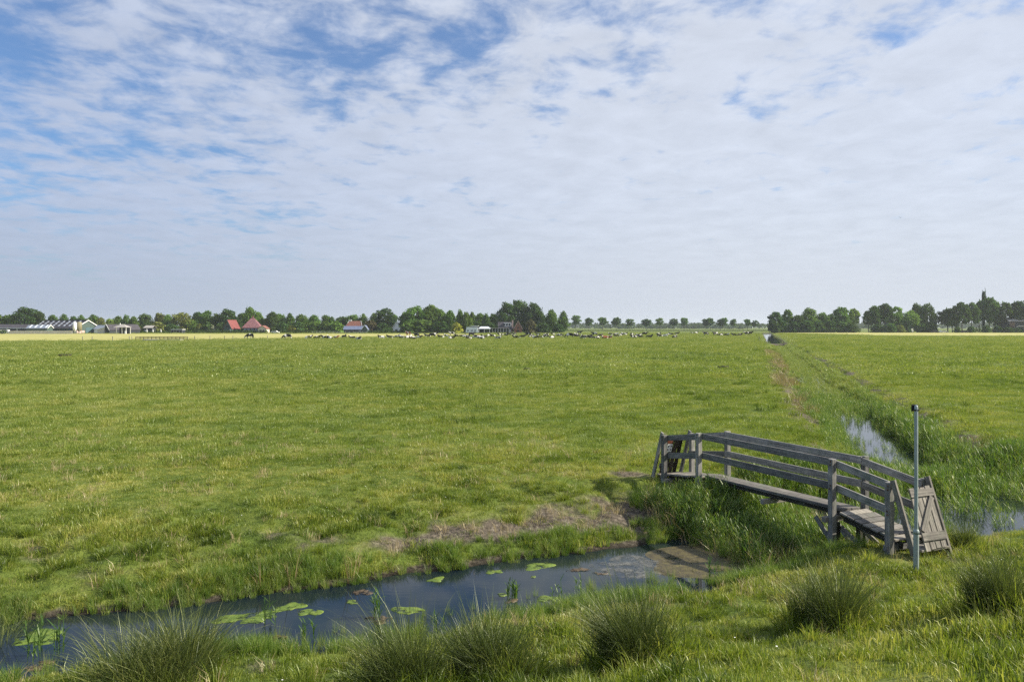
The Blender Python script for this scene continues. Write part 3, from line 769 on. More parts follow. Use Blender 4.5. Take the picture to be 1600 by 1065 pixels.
# ------------------------------------------------------------------ metal post
m, t, o = mat_new('galvanised_steel')
co = t.new('ShaderNodeTexCoord').outputs['Object']
n = t.noise(co, 14, 5, .7); n2 = t.noise(t.scale(co, (6, 6, 1)), 1, 4, .6)
principled(t, o, t.ramp(t.math('ADD', t.math('MULTIPLY', n, .5), t.math('MULTIPLY', n2, .5)), [(.35, (.24, .29, .29)), (.5, (.30, .36, .36)), (.7, (.38, .44, .44))]), .5, .1, .4, n, .1, .003)
M['steel'] = m
M['black'] = plain('black_plastic', (.012, .012, .014), .45, .2)
xp, yp = 6.37, 12.55; zp = Hs(xp, yp)
mp = empty('metal_post', (xp, yp, zp)); tag(mp, 'tall galvanised steel tube post with black cap in front of the footbridge', 'post')
zt = 2.27 - zp; zm = .27 - zp
V_, Fc = lathe([(.040, -.3), (.040, -.29), (.041, zm - .01), (.041, zm)], 20); link('lower_tube', mesh_np('lower_tube', V_, Fc, M['steel'], False), mp)
V_, Fc = lathe([(.046, zm - .03), (.047, zm + .01), (.034, zm + .035), (.030, zm + .04)], 20); link('collar', mesh_np('collar', V_, Fc, M['steel']), mp)
V_, Fc = lathe([(.0285, zm), (.0285, zm + .01), (.0285, zt - .06), (.0285, zt - .05), (.027, zt - .03), (.018, zt - .012), (.004, zt - .005)], 20); link('upper_tube', mesh_np('upper_tube', V_, Fc, M['steel'], False), mp)
beam('cap', (-.052, .040, zt - .055), (.052, .040, zt - .055), .024, .105, M['black'], mp)
beam('cap_clamp', (-.042, 0.005, zt - .085), (.042, .005, zt - .085), .066, .022, M['black'], mp)
V_, Fc = lathe([(.006, -.008), (.006, .008)], 8); b_ = link('bolt', mesh_np('bolt', V_, Fc, plain('bolt_pale', (.6, .6, .58), .4)), mp, (.0, -.046, zm - .005)); b_.rotation_euler = (R(90), 0, 0)
for o_ in mp.children:
    if o_.data and 'tube' in o_.name or 'collar' in o_.name: o_.data.polygons.foreach_set('use_smooth', [len(p.vertices) == 4 for p in o_.data.polygons])

# ------------------------------------------------------------------ trees
def foliage_mat():
    m, t, o = mat_new('tree_foliage')
    oi = t.new('ShaderNodeObjectInfo'); co = t.new('ShaderNodeTexCoord').outputs['Object']
    hb = t.new('ShaderNodeAttribute', attribute_name='hb').outputs['Fac']
    f = t.math('ADD', t.mrange(hb, 0, 1, .72, 1.7), t.mrange(t.noise(co, 4, 3, .6), .35, .65, -.22, .22))
    vm = t.new('ShaderNodeVectorMath', operation='SCALE'); t.put(vm.inputs[0], oi.outputs['Color']); t.put(vm.inputs[3], f)
    df = t.new('ShaderNodeBsdfDiffuse'); t.put(df.inputs[0], vm.outputs[0])
    tr = t.new('ShaderNodeBsdfTranslucent'); t.put(tr.inputs[0], t.mix(1., vm.outputs[0], (1.3, 1.35, .6), 'MULTIPLY'))
    ms = t.new('ShaderNodeMixShader'); ms.inputs[0].default_value = .3
    t.l.new(df.outputs[0], ms.inputs[1]); t.l.new(tr.outputs[0], ms.inputs[2]); t.l.new(ms.outputs[0], o.inputs[0])
    return m
M['leaf'] = foliage_mat(); M['bark'] = plain('bark', (.10, .085, .07), .9, .3, 6)

def crown(lobes, n, size, seed, shell=.55):
    r = np.random.default_rng(seed)
    vol = np.array([l[3] * l[3] * l[4] for l in lobes]) ** .8; vol = vol / vol.sum()
    Vs = []; hb = []
    for li, l in enumerate(lobes):
        m_ = int(n * vol[li]); lv = r.uniform(.2, .8)
        dd = r.normal(size=(m_, 3)); dd /= np.linalg.norm(dd, axis=1)[:, None]
        rad = (shell + (1 - shell) * r.uniform(size=m_)) * (1 + .16 * r.normal(size=m_))
        c = np.array(l[:3]) + dd * rad[:, None] * np.array([l[3], l[3], l[4]])
        nn = dd + r.normal(0, .75, (m_, 3)); nn /= np.linalg.norm(nn, axis=1)[:, None]
        a_ = np.cross(nn, r.normal(size=(m_, 3))); a_ /= np.linalg.norm(a_, axis=1)[:, None]; b_ = np.cross(nn, a_)
        s_ = size * r.uniform(.5, 1.2, m_)[:, None]
        q = np.stack([c - a_ * s_ - b_ * s_ * .45, c + a_ * s_ * .5 - b_ * s_ * .8, c + a_ * s_ + b_ * s_ * .5, c - a_ * s_ * .4 + b_ * s_ * .8], 1)
        Vs.append(q.reshape(-1, 3)); hb.append(np.repeat(np.clip(lv + r.normal(0, .22, m_), 0, 1), 4))
    V_ = np.concatenate(Vs); V_[:, 2] = np.maximum(V_[:, 2], .01)
    me = mesh_np('crown', V_, np.arange(len(V_)).reshape(-1, 4), M['leaf'])
    at = me.attributes.new('hb', 'FLOAT', 'POINT'); at.data.foreach_set('value', np.concatenate(hb).astype(np.float32))
    return me
def tree_trunk(h1, r0, limbs, seed):
    r = np.random.default_rng(seed); V_ = []; Fc = []
    def tube(a, b, ra, rb, n=7):
        a = np.array(a); b = np.array(b); k0 = len(V_)
        for p, rr in ((a, ra), ((a + b) / 2 + r.normal(0, .008, 3), (ra + rb) / 2), (b, rb)):
            for k in range(n): an = 6.283 * k / n; V_.append((p[0] + rr * math.cos(an), p[1] + rr * math.sin(an), p[2]))
        for lv in range(2):
            for k in range(n): j = (k + 1) % n; Fc.append([k0 + lv * n + k, k0 + lv * n + j, k0 + (lv + 1) * n + j, k0 + (lv + 1) * n + k])
    tube((0, 0, -.02), (0, 0, h1), r0, r0 * .55)
    for k in range(limbs):
        an = 6.283 * k / max(limbs, 1) + r.uniform(-.4, .4); f = r.uniform(.55, .95); L = r.uniform(.22, .34)
        tube((0, 0, h1 * f), (math.cos(an) * L * .8, math.sin(an) * L * .8, h1 * f + L * .8), r0 * .45, r0 * .15, 5)
    return mesh_np('trunk', V_, Fc, M['bark'], True)
def lob(n, seed, z0, z1, w, prof, rs):
    """n lobes spread through the envelope: prof(f) gives the half width at relative height f"""
    r = np.random.default_rng(seed); L = []
    for i in range(n):
        f = (i + r.uniform(.2, .8)) / n; a = i * 2.4 + r.uniform(-.5, .5); ww = prof(f) * w
        rad = max(.02, ww - rs * .8) * r.uniform(.35, 1.0) ** .6
        rr = rs * r.uniform(.7, 1.25) * (.55 + .6 * prof(f))
        L.append((rad * math.cos(a), rad * math.sin(a), z0 + (z1 - z0) * f, rr, rr * .8 * (z1 - z0)))
    return L
dome = lambda f: math.sqrt(max(0, 1 - ((f - .38) / .68) ** 2))
cone = lambda f: max(.15, (1 - f) ** .48 * (.6 + .4 * min(1, f / .3)))
flat = lambda f: math.sqrt(max(0.05, 1 - ((f - .5) / .58) ** 2))
col = lambda f: min(1, .55 + f) * (1 if f < .9 else .75)
KIND = {}
def add_kind(k, var, nl, z0, z1, w, prof, rs, nleaf, size, h1, r0, limbs, shell=.5):
    KIND[k] = [(crown(lob(nl, 500 + 31 * i + len(k) * 7, z0, z1, w, prof, rs), nleaf, size, 700 + i + len(KIND) * 13, shell), tree_trunk(h1, r0, limbs, 800 + i)) for i in range(var)]
add_kind('round', 4, 22, .12, .88, .50, dome, .20, 2600, .040, .5, .030, 5)
add_kind('big', 3, 34, .08, .90, .50, dome, .16, 4200, .030, .5, .030, 6)
add_kind('cone', 5, 20, .14, .90, .66, cone, .24, 2000, .042, .7, .022, 4)
add_kind('avenue', 4, 15, .42, .90, .47, flat, .18, 1100, .045, .62, .018, 5, .35)
add_kind('open', 4, 26, .34, .90, .48, dome, .15, 2600, .036, .6, .030, 7, .4)
add_kind('bush', 3, 14, .05, .80, .46, dome, .26, 1100, .07, .4, .03, 4)
add_kind('column', 1, 16, .06, .95, .40, col, .22, 1500, .06, .8, .05, 2)
DK, MG, LG, YG, OL, BR, WH = (.050, .085, .028), (.075, .125, .030), (.115, .18, .04), (.24, .25, .045), (.115, .135, .04), (.085, .080, .040), (.40, .44, .33)
used = {}
def tree(kind, p, ytop, w, dist, c, label, group):
    vs = KIND[kind]; i = used.get(kind, 0); used[kind] = i + 1
    cm, tm = vs[i % len(vs)]
    x = px(p, dist); z = -.27; h = pz(ytop, dist) - z; wm = w / F * dist
    root = empty('bush' if kind == 'bush' else 'tree', (x, dist, z), random.uniform(0, 6.28)); root.scale = (wm, wm, h)
    cr = link('crown', cm, root); k_ = random.uniform(.82, 1.28); kr = random.uniform(.88, 1.08); cr.color = (c[0] * k_ * kr, c[1] * k_, c[2] * k_, 1)
    link('trunk', tm, root)
    tag(root, label, 'bush' if kind == 'bush' else 'tree', group)
ORD = ['first', 'second', 'third', 'fourth', 'fifth', 'sixth', 'seventh', 'eighth', 'ninth', 'tenth', 'eleventh', 'twelfth', 'thirteenth', 'fourteenth', 'fifteenth', 'sixteenth', 'seventeenth', 'eighteenth', 'nineteenth', 'twentieth', 'twenty first', 'twenty second', 'twenty third', 'twenty fourth']
CN = {DK: 'dark green', MG: 'green', LG: 'light green', YG: 'yellow green', OL: 'olive', BR: 'brownish', WH: 'white blossoming'}
KN = {'round': 'round crowned', 'big': 'big broad', 'cone': 'pointed', 'avenue': 'slim trunked', 'open': 'tall airy', 'bush': 'low', 'column': 'narrow columnar'}
TREES = [
 ('behind the farm barns', 'trees behind the farm barns', 455, [
  ('big', 40, 478, 54, DK), ('round', 12, 490, 36, MG), ('round', 62, 484, 24, DK), ('round', 56, 491, 34, YG), ('cone', 82, 490, 19, MG), ('cone', 100, 490, 20, MG), ('cone', 115, 492, 15, DK), ('cone', 127, 491, 17, MG),
  ('round', 146, 489, 20, MG), ('round', 158, 494, 17, OL), ('round', 171, 496, 15, LG), ('cone', 184, 492, 18, MG), ('cone', 197, 491, 18, MG), ('round', 209, 492, 18, MG), ('big', 138, 497, 26, DK), ('round', -12, 486, 40, DK), ('round', 92, 500, 30, DK)]),
 ('between farm and red roofs', 'trees between the farm and the red roofs', 470, [
  ('round', 226, 488, 26, DK), ('round', 250, 487, 24, OL), ('bush', 246, 500, 32, OL), ('round', 262, 489, 20, MG), ('big', 284, 486, 38, OL), ('round', 309, 485, 24, DK), ('round', 323, 483, 26, MG), ('round', 338, 487, 20, DK),
  ('bush', 311, 504, 12, OL), ('bush', 331, 506, 11, WH), ('bush', 214, 508, 17, OL), ('bush', 232, 503, 22, DK), ('bush', 268, 504, 24, DK), ('round', 297, 496, 28, MG), ('round', 222, 497, 24, MG), ('bush', 345, 503, 20, DK), ('bush', 324, 500, 26, DK)]),
 ('by the red roofed houses', 'trees around the red roofed houses', 465, [
  ('big', 355, 481, 38, DK), ('round', 378, 487, 22, DK), ('round', 391, 477, 26, MG), ('round', 404, 485, 20, MG), ('round', 413, 496, 17, LG), ('big', 425, 486, 30, DK), ('cone', 437, 488, 19, MG), ('bush', 383, 512, 12, YG), ('round', 370, 494, 24, DK), ('bush', 441, 500, 20, DK)]),
 ('around the tiled farmhouse', 'trees beside the tiled farmhouse', 475, [
  ('cone', 453, 488, 20, MG), ('cone', 469, 489, 16, MG), ('cone', 476, 491, 15, MG), ('cone', 490, 490, 20, MG), ('cone', 509, 490, 17, MG), ('cone', 518, 494, 18, MG), ('round', 480, 499, 28, LG), ('bush', 493, 500, 22, LG), ('bush', 508, 500, 24, MG),
  ('bush', 525, 499, 28, LG), ('round', 533, 493, 26, DK), ('cone', 552, 489, 25, MG), ('cone', 568, 489, 18, MG), ('cone', 584, 487, 15, MG), ('big', 602, 479, 38, DK), ('bush', 579, 498, 24, BR), ('bush', 458, 507, 24, YG), ('bush', 464, 499, 26, DK), ('round', 616, 489, 16, MG), ('bush', 598, 503, 26, DK)]),
 ('left of the white caravan', 'trees left of the caravan', 450, [
  ('big', 650, 476, 46, MG), ('big', 672, 475, 46, MG), ('round', 636, 484, 28, MG), ('big', 686, 480, 34, MG), ('cone', 703, 482, 20, MG), ('cone', 719, 483, 20, MG), ('cone', 728, 485, 17, MG), ('bush', 713, 501, 20, YG), ('bush', 660, 496, 46, MG), ('bush', 688, 500, 34, DK), ('bush', 636, 500, 26, MG)]),
 ('behind the caravan and cottage', 'trees behind the caravan and cottage', 480, [
  ('cone', 738, 486, 16, MG), ('cone', 750, 487, 17, MG), ('cone', 759, 488, 15, MG), ('cone', 771, 488, 18, MG), ('big', 792, 470, 38, DK), ('big', 812, 467, 48, DK), ('big', 833, 470, 40, DK), ('round', 843, 484, 22, DK), ('bush', 829, 496, 20, BR), ('cone', 862, 481, 18, MG), ('cone', 880, 485, 20, MG),
  ('bush', 743, 500, 30, DK), ('bush', 765, 502, 26, DK), ('bush', 850, 503, 26, DK), ('bush', 872, 504, 24, DK), ('bush', 838, 506, 24, MG)]),
 ('of the avenue on the skyline', 'slim avenue trees on the skyline', 700, [('avenue', p, y, w, DK if i % 2 else MG) for i, (p, y, w) in enumerate(
  [(900, 491, 19), (920, 495, 16), (942, 494, 20), (963, 494, 19), (984, 497, 18), (1010, 497, 20), (1031, 495, 17), (1053, 496, 18), (1069, 495, 15), (1102, 497, 15), (1110, 495, 16), (1126, 497, 15), (1132, 495, 14), (1146, 497, 15), (1168, 497, 15), (1180, 499, 14)])]),
 ('in the wood beyond the ditch', 'trees in the wood right of the ditch', 500, [
  ('open', 1212, 485, 26, DK), ('open', 1231, 481, 22, MG), ('round', 1247, 490, 22, DK), ('big', 1264, 479, 34, MG), ('round', 1285, 486, 24, MG), ('open', 1314, 477, 32, MG), ('open', 1334, 479, 22, LG),
  ('bush', 1209, 499, 22, DK), ('bush', 1224, 500, 24, DK), ('bush', 1242, 500, 26, DK), ('bush', 1260, 498, 28, DK), ('bush', 1279, 499, 26, DK), ('bush', 1297, 498, 26, DK), ('bush', 1315, 501, 26, DK), ('bush', 1331, 504, 20, DK), ('round', 1299, 488, 22, DK)]),
 ('near the white container', 'trees around the white container', 500, [
  ('open', 1357, 483, 22, MG), ('open', 1367, 475, 26, MG), ('open', 1382, 471, 30, DK), ('open', 1400, 476, 28, LG), ('round', 1424, 483, 30, LG), ('big', 1433, 472, 28, DK), ('big', 1449, 471, 30, DK), ('bush', 1371, 504, 26, DK), ('bush', 1390, 503, 22, DK), ('bush', 1417, 497, 20, DK), ('bush', 1406, 507, 18, OL), ('bush', 1453, 500, 26, DK), ('bush', 1440, 503, 22, DK)]),
 ('by the dark barn at right', 'trees at the right by the dark barn', 490, [
  ('open', 1481, 479, 34, DK), ('open', 1503, 469, 32, DK), ('open', 1518, 469, 28, DK), ('column', 1537, 457, 8, (.030, .055, .025)), ('open', 1546, 461, 32, MG), ('open', 1530, 466, 22, MG), ('open', 1554, 468, 26, MG), ('open', 1571, 469, 28, DK), ('open', 1592, 467, 34, DK), ('open', 1620, 466, 38, DK),
  ('bush', 1496, 508, 12, DK), ('bush', 1517, 508, 12, DK), ('bush', 1541, 507, 14, DK), ('bush', 1558, 507, 16, DK), ('bush', 1575, 510, 20, DK), ('bush', 1588, 511, 18, DK), ('open', 1488, 488, 24, DK), ('open', 1562, 482, 26, DK)]),
]
for place, grp, dist, lst in TREES:
    lst = [('round' if k == 'cone' and i % 5 in (1, 3, 4) else k, p, y, w * (1.15 if k == 'cone' else 1), c) for i, (k, p, y, w, c) in enumerate(lst)]
    cnt = {}; tot = {}
    for k, p, y, w, c in lst: key = (k == 'bush', CN.get(c, 'very dark'), KN[k]); tot[key] = tot.get(key, 0) + 1
    for k, p, y, w, c in sorted(lst, key=lambda e: e[1]):
        key = (k == 'bush', CN.get(c, 'very dark'), KN[k]); i = cnt.get(key, 0); cnt[key] = i + 1
        lab = f"{key[1]} {key[2]} {'bush' if key[0] else 'tree'} {place}"
        if tot[key] > 1: lab = f"{ORD[i]} {key[1]} {key[2]} {'bush' if key[0] else 'tree'} from the left {place}"
        dd_ = dist + (random.uniform(-6, 14) if k not in ('bush',) else random.uniform(-16, -8))
        tree(k, p, y, w, dd_, c, lab, grp)

# far blue tree belt: reads as one mass
Vs = []; hbv = []
r_ = np.random.default_rng(77)
cl_ = []
for x0, x1, yd, hgt, n_ in ((-100, 900, 1500, 9, 120), (100, 620, 1250, 8, 50), (-800, 1400, 2300, 13, 200), (620, 1500, 1500, 11, 90)):
    xs_ = r_.uniform(x0, x1, n_)
    for xx in xs_: cl_.append((xx, yd + r_.uniform(-40, 40), hgt * r_.uniform(.45, .65), r_.uniform(7, 16), hgt * r_.uniform(.4, .6)))
c_ = crown([(a, b, c, d_, e) for a, b, c, d_, e in cl_], 26000, 2.2, 5, .6)
fb = link('far_tree_belt', c_, None, (0, 0, -.3)); fb.color = (.05, .075, .035, 1)
tag(fb, 'blue hazy belt of far trees on the horizon', 'woods', kind='stuff')

# hedges in front of the houses and along the far road ditch
def hedge(p0, p1, yt, dist, c, label, deep=1.5):
    n_ = max(3, int(abs(px(p1, dist) - px(p0, dist)) / 1.3)); h = pz(yt, dist) + .27
    x0, x1 = px(p0, dist), px(p1, dist)
    L = [(x0 + (x1 - x0) * (i + .5) / n_, random.uniform(-.2, .2), h * .48, 1.0, h * .5) for i in range(n_)]
    o_ = link('hedge', crown(L, n_ * 60, .32, abs(int(p0)) + 3, .6), None, (0, dist, -.27)); o_.color = (*c, 1)
    tag(o_, label, 'hedge')
hedge(300, 418, 515.5, 440, DK, 'dark low hedge in front of the two red roofed houses')
hedge(205, 300, 517, 442, DK, 'low dark hedge between the farm and the red roofs')
hedge(-20, 9, 515, 400, DK, 'dark hedge end at the far left before the open shed')
hedge(430, 530, 516.5, 450, DK, 'dark hedge behind the pale rail fence')
hedge(575, 660, 516, 440, DK, 'dark hedge left of the big round trees')
hedge(1206, 1345, 511, 485, DK, 'dark hedge at the foot of the wood right of the ditch')
hedge(1520, 1600, 512, 482, DK, 'dark hedge under the trees at the right edge')
hedge(880, 1205, 515.6, 690, DK, 'thin dark verge along the road under the avenue trees')

# ------------------------------------------------------------------ buildings
B = {k: plain(k, c, r_, v_, s_) for k, c, r_, v_, s_ in [
    ('roof_dark', (.055, .050, .060), .7, .2, .5), ('roof_blue', (.16, .19, .25), .6, .15, .5), ('skylight', (.60, .64, .70), .35, .08, 1), ('wall_green', (.065, .10, .085), .7, .12, .6), ('white_trim', (.78, .78, .76), .6, .05, 1),
    ('wall_dark', (.025, .032, .042), .7, .2, .6), ('red_tile', (.20, .055, .052), .75, .18, .9), ('pink_tile', (.20, .09, .10), .8, .35, 1.2), ('cream_wall', (.62, .55, .44), .8, .08, 1), ('brick', (.24, .11, .085), .85, .2, 2),
    ('pink_wall', (.62, .42, .38), .8, .1, 1), ('blue_slate', (.14, .17, .27), .6, .15, 1), ('glass_dark', (.02, .03, .04), .15, .1, 1), ('grey_roof', (.33, .31, .29), .8, .15, 1), ('olive_steel', (.20, .18, .10), .6, .15, 1), ('concrete', (.52, .50, .46), .9, .15, 1),
    ('rust_dark', (.11, .075, .06), .85, .2, 2), ('teal_door', (.06, .12, .14), .6, .1, 1), ('grey_wall', (.30, .31, .32), .8, .1, 1), ('rust_tile', (.20, .085, .065), .8, .2, 1)]}
def box(name, x0, x1, y0, y1, z0, z1, mat, parent):
    V_ = [(x, y, z) for z in (z0, z1) for y in (y0, y1) for x in (x0, x1)]
    Fc = [[0, 2, 3, 1], [4, 5, 7, 6], [0, 1, 5, 4], [2, 6, 7, 3], [0, 4, 6, 2], [1, 3, 7, 5]]
    return link(name, mesh_np(name, V_, Fc, mat), parent)
def poly(name, pts, th, mat, parent):
    """extrude a flat polygon along its own normal by th"""
    P_ = [Vector(p) for p in pts]; nn = (P_[1] - P_[0]).cross(P_[2] - P_[0]).normalized() * th
    n_ = len(P_); V_ = P_ + [p + nn for p in P_]
    Fc = [list(range(n_))[::-1], list(range(n_, 2 * n_))] + [[i, (i + 1) % n_, (i + 1) % n_ + n_, i + n_] for i in range(n_)]
    return link(name, mesh_np(name, [tuple(v) for v in V_], Fc, mat), parent)
def gable(root, Wd, Ln, he, hr, wall, roof, trim=None, hip=0., over=.4, open_side=False):
    """local frame: gable end on y=0 from x=0..Wd, ridge running along +y"""
    sh_ = [(0, 0, 0), (Wd, 0, 0), (Wd, 0, he), (Wd / 2, 0, hr), (0, 0, he)]
    V_ = sh_ + [(x, Ln, z) for x, y, z in sh_]
    Fc = [[0, 1, 2, 3, 4], [9, 8, 7, 6, 5], [0, 4, 9, 5], [1, 6, 7, 2]]
    link('wall', mesh_np('wall', V_, Fc, wall), root)
    sl_ = (hr - he) / (Wd / 2); e = over
    for sgn, x0 in ((1, -e), (-1, Wd + e)):
        a0 = (x0, -e, he - sl_ * e + .06); a1 = (x0, Ln + e, he - sl_ * e + .06); b0 = (Wd / 2, -e + hip, hr + .06); b1 = (Wd / 2, Ln + e - hip, hr + .06)
        pts = [a0, b0, b1, a1] if sgn > 0 else [a1, b1, b0, a0]
        poly('roof', pts[::-1], .12, roof, root)
        if trim:
            t_ = .34; y_ = -e - .05
            tp = [(x0, y_, he - sl_ * e - .1), (Wd / 2, y_, hr - .1), (Wd / 2, y_, hr + t_), (x0, y_, he - sl_ * e + t_)]
            poly('bargeboard', tp if sgn > 0 else tp[::-1], -.1, trim, root)
    return sl_
GZ = -.27
# big barn with skylights
bn = empty('barn', (px(118, 425), 425, GZ), R(64)); tag(bn, 'large green gabled barn with dark roof and rows of skylights', 'barn')
he, hr = pz(512.3, 425) - GZ, pz(500.6, 430) - GZ
sl_ = gable(bn, 14.5, 37, he, hr, B['wall_green'], B['roof_dark'], B['white_trim'])
for rw, f in enumerate((.30, .56, .82)):
    for k in range(8):
        y_ = 2.5 + k * 4.5 + rw * .7
        x_ = 7.25 * f; z_ = he + sl_ * x_ + .2
        p_ = [(x_ - .55, y_, z_ - sl_ * .55), (x_ + .55, y_, z_ + sl_ * .55), (x_ + .55, y_ + 1.3, z_ + sl_ * .55), (x_ - .55, y_ + 1.3, z_ - sl_ * .55)]
        if y_ < 36: poly('skylight', p_, .05, B['skylight'], bn)
for k in range(4): box('opening_shade', -.06, -.01, 1.5 + k * 8.8, 9.0 + k * 8.8, .2, he - .7, B['wall_dark'], bn)  # dark panels on the wall stand in for the shade inside the openings
box('door', 6.0, 13.2, -.08, -.02, 0, 3.2, B['teal_door'], bn)
box('base_wall', .3, 5.2, -.12, -.03, 0, 1.6, B['pink_wall'], bn)
box('ridge_vent', 6.9, 7.6, 1, 36, hr, hr + .45, B['roof_dark'], bn)
# silos
def silo(p, w, yt, yc, dist, mat, label):
    r1 = w / F * dist / 2; root = empty('silo', (px(p, dist), dist, GZ)); tag(root, label, 'silo')
    zt_ = pz(yt, dist) - GZ; zc = pz(yc, dist) - GZ
    V_, Fc = lathe([(.2, 1.0), (r1, zc), (r1, zt_ - .4), (r1 * .5, zt_)], 16); link('tank', mesh_np('tank', V_, Fc, mat, True), root)
    for k in range(4):
        a_ = k * math.pi / 2 + .6; x_, y_ = r1 * .9 * math.cos(a_), r1 * .9 * math.sin(a_)
        beam('leg', (x_, y_, -.1), (x_, y_, zc + .2), .16, .16, B['grey_wall'], root, (1, 0, 0), 0)
silo(116.8, 5.8, 503.0, 513, 412, B['white_trim'], 'white feed silo beside the skylit barn')
silo(123.6, 8.2, 502.6, 515, 415, B['olive_steel'], 'wide olive feed silo right of the white one')
# lean shed with strips
b2 = empty('shed', (px(73.5, 415), 415, GZ), R(90 + 14)); tag(b2, 'low green shed with blue grey roof and four roof strips', 'shed')
L_ = 29 / F * 415
he, hr = pz(512.6, 415) - GZ, pz(508., 418) - GZ
sl_ = gable(b2, 9.5, L_, he, hr, B['wall_green'], B['roof_blue'], B['white_trim'])
for k in range(4):
    y_ = .4 + k * 2.5
    poly('roof_strip', [(.0, y_, he + .22), (4.6, y_, hr + .18), (4.6, y_ + .8, hr + .18), (0., y_ + .8, he + .22)], .05, B['skylight'], b2)
# open shed left
b3 = empty('open_shed', (px(44, 428), 428, GZ), R(90)); tag(b3, 'long open fronted shed with dark roof at the far left', 'shed')
he, hr = pz(512, 428) - GZ, pz(506.6, 434) - GZ
gable(b3, 10, 34, he, hr, B['roof_dark'], B['roof_dark'], None)
box('shade_side', -.06, -.02, .3, 33.5, .2, he - .3, B['wall_dark'], b3)  # dark sheet painting the shade behind the open front
for k in range(6): box('post', -.4, -.15, .2 + k * 5.4, .5 + k * 5.4, 0, he, B['white_trim'], b3)
box('fascia', -.55, -.43, 0, 34, he - .35, he - .05, B['skylight'], b3)
# concrete panel wall
wl = empty('panel_wall', (px(14, 405), 405, GZ)); tag(wl, 'long low wall of pale upright panels before the barns', 'wall')
n_ = 40; Lw = px(113, 405) - px(14, 405); pm = None
for k in range(n_):
    if pm is None:
        q_ = box('panel', 0, Lw / n_ * .86, -.08, .08, 0, pz(516.4, 405) - GZ, B['concrete'], wl); pm = q_.data
    else: q_ = link('panel', pm, wl)
    q_.location = (k * Lw / n_, random.uniform(-.06, .06), random.uniform(-.12, .0)); q_.rotation_euler = (0, 0, random.uniform(-.05, .05))
# white-roofed lean shed and black barn
b4 = empty('shed', (px(165, 432), 432, GZ), R(90)); tag(b4, 'small shed with pale blue roof between the green barn and the black barn', 'shed')
gable(b4, 8, 18 / F * 432, pz(513.5, 432) - GZ, pz(508, 436) - GZ, B['white_trim'], B['roof_blue'], None)
b4b = empty('lean_to', (px(152.5, 420), 420, GZ)); tag(b4b, 'white walled lean to with sloping white edge left of the black barn', 'lean to')
w_ = 10.5 / F * 420
link('wall', mesh_np('wall', [(0, 0, 0), (w_, 0, 0), (w_, 0, pz(512, 420) - GZ), (0, 0, pz(515, 420) - GZ), (0, 5, 0), (w_, 5, 0), (w_, 5, pz(512, 420) - GZ), (0, 5, pz(515, 420) - GZ)], [[0, 1, 2, 3], [7, 6, 5, 4], [0, 3, 7, 4], [1, 5, 6, 2]], B['concrete']), b4b)
poly('roof', [(-.5, -.3, pz(515, 420) - GZ - .05), (w_ + .4, -.3, pz(511.5, 420) - GZ), (w_ + .4, 5.3, pz(511.5, 420) - GZ), (-.5, 5.3, pz(515, 420) - GZ - .05)], .3, B['white_trim'], b4b)
b5 = empty('barn', (px(162, 422), 422, GZ), R(-34)); tag(b5, 'black barn with white bargeboards left of the pavilion', 'barn')
gable(b5, 5.6, 17, pz(514.5, 422) - GZ, pz(506.6, 422) - GZ, B['wall_dark'], B['roof_dark'], B['white_trim'])
# pavilion
pv = empty('pavilion', (px(191.5, 408), 408, GZ)); tag(pv, 'open pavilion with grey hipped roof on white posts', 'pavilion')
w2 = 10 / F * 408; he, hr = pz(511.2, 408) - GZ, pz(506.4, 408) - GZ
def pyramid(root, w, dpt, he, hr, mat, top=.12, name='roof'):
    V_ = [(-w, -dpt, he), (w, -dpt, he), (w, dpt, he), (-w, dpt, he), (-w * top, 0, hr), (w * top, 0, hr)]
    return link(name, mesh_np(name, V_, [[0, 1, 5, 4], [1, 2, 5], [2, 3, 4, 5], [3, 0, 4], [3, 2, 1, 0]], mat), root)
pyramid(pv, w2 * 1.05, w2 * .9, he, hr, B['grey_roof'])
for x_, y_ in ((-w2 * .6, -w2 * .7), (w2 * .25, -w2 * .7), (w2 * .88, -w2 * .7), (-w2 * .6, w2 * .7), (w2 * .88, w2 * .7)): box('post', x_ - .12, x_ + .12, y_ - .12, y_ + .12, 0, he + .05, B['white_trim'], pv)
box('chimney', -w2 * .45, -w2 * .32, -.2, .2, he + .4, hr + .5, B['white_trim'], pv)
box('back_wall', -w2 * .8, w2 * .8, w2 * .6, w2 * .66, 0, he - .1, B['wall_dark'], pv)
cb = empty('cabinet', (px(196, 405), 405, GZ)); tag(cb, 'small white cabinet under the pavilion roof', 'cabinet'); box('body', -.35, .35, -.3, .3, 0, 1.5, B['white_trim'], cb); box('door', -.28, .28, -.34, -.305, .1, 1.35, B['skylight'], cb)
# red roofed house
b6 = empty('house', (px(349, 452), 452, GZ), R(-32)); tag(b6, 'house with bright red steep roof and green gable end', 'house')
gable(b6, 7.2, 5.5, pz(512.5, 452) - GZ, pz(499.7, 450) - GZ, B['wall_green'], B['red_tile'], B['wall_green'])
box('window', 2.5, 5.0, -.06, -.02, 3.2, 4.6, B['glass_dark'], b6); box('door', 5.6, 6.6, -.06, -.02, 0, 2.3, B['white_trim'], b6)
